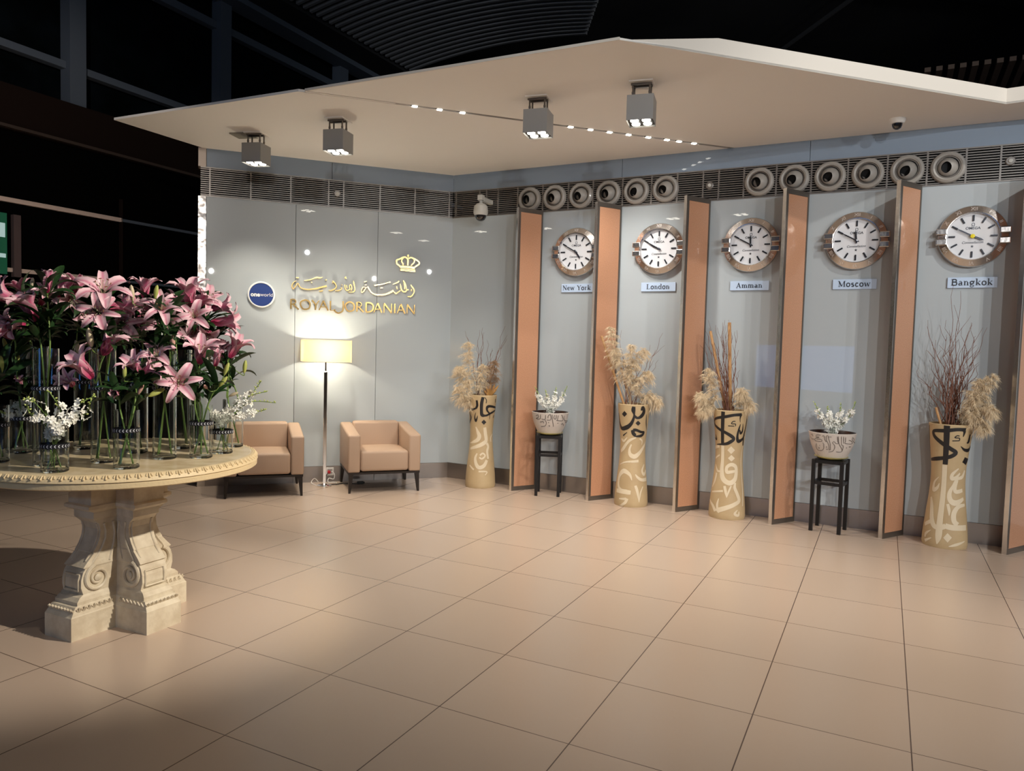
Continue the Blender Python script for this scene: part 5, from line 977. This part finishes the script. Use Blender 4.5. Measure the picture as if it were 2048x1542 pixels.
SLAB = ['lily stem with pale pink trumpet blooms, tall vase behind the front orchids', 'lily stem whose narrow pink bloom stands highest, left of the table', 'lily stem facing outward at the far left edge', 'lily stem behind the far left blooms with a green bud', 'lily stem at the back with a bloom turned downward, left of centre', 'back lily stem of dark pink blooms behind the second front vase',
 'lily stem crowned by the large open bloom, second front vase', 'lily stem with pale trumpet bloom and long closed bud, second front vase', 'lily stem with one pink trumpet bloom leaning left from the second front vase', 'lily stem with a deep pink star bloom above the centre', 'lily stem at the back of the centre with half open bloom', 'lily stem with upright bloom between two pale buds',
 'lily stem with rose bloom facing up, right of centre', 'lily stem with a bloom low at centre and a pink bud above', 'lily stem with wide star bloom facing the viewer and tall trumpet behind', 'lily stem with several pale blooms at the back right', 'lily stem with outer bloom at the top right of the bouquet', 'lily stem with dark pink bloom pointing right toward the navy disc',
 'lily stem with pale drooping blooms at the right', 'lily stem with bloom leaning left over the closed green bud, crossed-stem vase', 'lily stem with bloom leaning right and small pink bud, crossed-stem vase', 'lily stem with a small half open red bloom drooping to the front', 'lily stem with upturned deep pink bloom above the medium right vase', 'lily stem with low star bloom facing front, deep pink throat',
 'lily stem of closed buds in the medium right vase', 'lily stem with rightmost pink bloom and green bud', 'lily stem with pale bloom inside the right-hand group', 'lily stem with small half open bloom and green bud at the left', 'lily stem with pale bloom low at the far left back', 'lily stem cut by the left frame edge']
for si, (vk, *fs) in enumerate(DATA['S']):
    rn = random.Random(900 + si); X, Y, kind = DATA['V'][vk]; h = VH[kind]
    g = thing('lily_stem', SLAB[si], 'lily', T(X, Y, TZ), 'pink lilies in the glass vases')
    a = rn.uniform(0, 2 * pi); foot = Vector((.034 * cos(a), .034 * sin(a), .022)); neck = Vector((-.032 * cos(a), -.032 * sin(a), h - .004))
    f0 = fs[0]; P0 = Vector(f0[1:4]) - Vector((X, Y, TZ)); D0 = Vector(f0[4:7]); L0 = f0[7]
    b0 = P0 - D0 * L0 * .55
    if b0.z < h: neck.z = h - .004
    pts = [tuple(foot), tuple(foot.lerp(neck, .5)), tuple(neck), tuple(neck.lerp(b0, .5) + Vector((0, 0, .02))), tuple(b0 - D0 * .02), tuple(b0)]
    C = cr(pts, 6); obj('stem', tb(C, [.0042] * len(C), 7), stemm, g, True)
    for fi, (kd, x, y, z, dx, dy, dz, L) in enumerate(fs):
        P = Vector((x - X, y - Y, z - TZ)); D = Vector((dx, dy, dz)); b = P - D * L * .5
        if fi > 0:
            sidx = int(len(C) * .72); s = Vector(C[sidx]); q = [tuple(s), tuple(s.lerp(b, .5) + Vector((0, 0, -.01))), tuple(b - D * .015), tuple(b)]
            obj('side_stem', tb(cr(q, 4), .0028, 6), stemm, g, True)
        if kd[0] == 'b': place(BD[int(kd[1])], 'bud', g, b, D, L * 1.25)
        else: place(FL[kd + str(rn.randint(0, 1))], 'flower', g, b, D, L * (1.10 if kd == 'o' else 1.12), rn.uniform(0, 1))
    nl = 22 if kind == 'T' else 15
    for k in range(nl):
        i = rn.randint(int(len(C) * .42), len(C) - 3); p = Vector(C[i])
        if p.z < h - .0: p = Vector((neck.x, neck.y, h + .005)); 
        az = rn.uniform(0, 2 * pi); el = rn.uniform(-.2, .9); s = rn.uniform(.11, .20)
        lf = LF[rn.randint(0, 2)]; c = lf.copy(); col.objects.link(c); c.parent = g
        c.matrix_local = T(*p) @ RZ(az) @ RY(-el) @ RX(rn.uniform(-.6, .6)) @ Matrix.Scale(s, 4)
# ------------------------------------------------------------------ orchids
def blossom(seed):
    bm = bmesh.new(); rn = random.Random(seed)
    for i in range(5):
        a = i * 2 * pi / 5 + .3; w_ = .42 if i in (1, 4) else .28; d = RZ(a)
        P = [(.05, 0, 0), (.45, -w_, .16), (.95, -w_ * .7, .22), (1.15, 0, .12), (.95, w_ * .7, .22), (.45, w_, .16), (.55, 0, .04)]
        v = [bm.verts.new(d @ Vector(p)) for p in P]
        for q in ((0, 1, 6), (1, 2, 6), (2, 3, 6), (3, 4, 6), (4, 5, 6), (5, 0, 6)): bm.faces.new([v[k] for k in q])
    lathe(bm, [(.14, .0), (.18, .18), (.12, .36), (.0, .32)], 8)
    return bm
BL = [obj('blossom', blossom(i), orchm, None, False) for i in range(2)]
OB = obj('orchid_bud', lt([(0, 0), (.28, .25), (.32, .6), (.15, .95), (0, 1)], 8), orchg, None, True)
protoset += BL + [OB]
def orchid(g, pts, n, nb, seed, bs=.017):
    rn = random.Random(seed); C = cr(pts, 8); obj('stem', tb(C, .0024, 5), stemm, g, True); m = len(C)
    for k in range(n):
        t = .18 + .66 * (k + rn.random()) / n; i = int(t * (m - 1)); p = Vector(C[i]); d = Vector((rn.uniform(-1, 1), rn.uniform(-1.3, .4), rn.uniform(-.5, 1))).normalized()
        place(BL[k % 2], 'blossom', g, p + d * .020, d, bs * rn.uniform(.85, 1.15), rn.uniform(0, 6))
    for k in range(nb):
        t = .80 + .20 * k / max(1, nb - 1); i = min(m - 1, int(t * (m - 1))); p = Vector(C[i]); d = Vector((rn.uniform(-1, 1), rn.uniform(-1, 1), rn.uniform(-.2, 1))).normalized()
        place(OB, 'bud', g, p + d * .003, d, .014 * (1.4 - t * .6), 0)
OL = {'V3': ['white orchid spray reaching upper left from the small front vase', 'lower left white orchid spray in the small front vase', 'white orchid spray reaching upper right from the small front vase', 'middle white orchid spray in the small front vase', 'lower right white orchid spray in the small front vase'],
      'V8': ['outermost right white orchid spray, small vase at the table right', 'lower white orchid spray leaning right, small vase at the table right', 'upper white orchid spray leaning right, small vase at the table right', 'short white orchid spray leaning left, small vase at the table right', 'highest white orchid spray with green buds, small vase at the table right'],
      'V12': ['small white orchid spray at the left end of the table']}
c_ = {}
for i, (vk, pts) in enumerate(DATA['O']):
    X, Y, kind = DATA['V'][vk]; h = VH[kind]; j = c_.get(vk, 0); c_[vk] = j + 1
    g = thing('orchid_spray', OL[vk][j], 'orchid', T(X, Y, TZ), 'white orchids in the glass vases')
    a = i * 1.3; q = [(.03 * cos(a), .03 * sin(a), .02), (-.02 * cos(a), -.02 * sin(a), h * .8)] + [(x - X, y - Y, max(z - TZ, h * .9) if jj == 0 else z - TZ) for jj, (x, y, z) in enumerate(pts)]
    orchid(g, q, 30, 10, 40 + i, .0185)
for bi, (X, Y, nm) in enumerate(((.408, 7.632, 'New York'), (2.81, 6.38, 'Moscow'))):
    sx = Vector((Y, -X, 0)).normalized()
    for j, (a, h, lb) in enumerate(((-.165, 1.12, 'left-leaning'), (-.06, 1.09, 'inner left'), (.05, 1.12, 'inner right'), (.165, 1.14, 'right-leaning'))):
        g = thing('orchid_spray', '%s white orchid spray in the bowl of the %s bay' % (lb, nm), 'orchid', T(X, Y, 0), 'white orchids in the bowls')
        p = [(0.004 * j - .008, 0, .83), tuple(sx * a * .15 + Vector((0, 0, .90))), tuple(sx * a * .6 + Vector((0, -.02, .98))), tuple(sx * a + Vector((0, -.02, h)))]
        orchid(g, p, 34, 11, 70 + bi * 10 + j, .0235)
for o in protoset:
    for ch in list(o.children): bpy.data.objects.remove(ch)
    bpy.data.objects.remove(o)
# green sign at the left frame edge
g = thing('green_sign', 'lit green sign cut by the left frame edge', 'sign', MF @ T(-2.62, -.03, 0))
obj('panel', bx((0, -.02, 2.42), (.50, .03, .60)), greensign, g)
obj('symbol', bx((.205, -.038, 2.55), (.05, .004, .14)), signwhite, g); obj('symbol', bx((.205, -.038, 2.30), (.06, .004, .04)), signwhite, g)
struct(obj('trim_40', bx((-2.27, -.04, 2.41), (.07, .05, .62)), mat('mauve_post', (.10, .07, .07), .6), mw=MF))
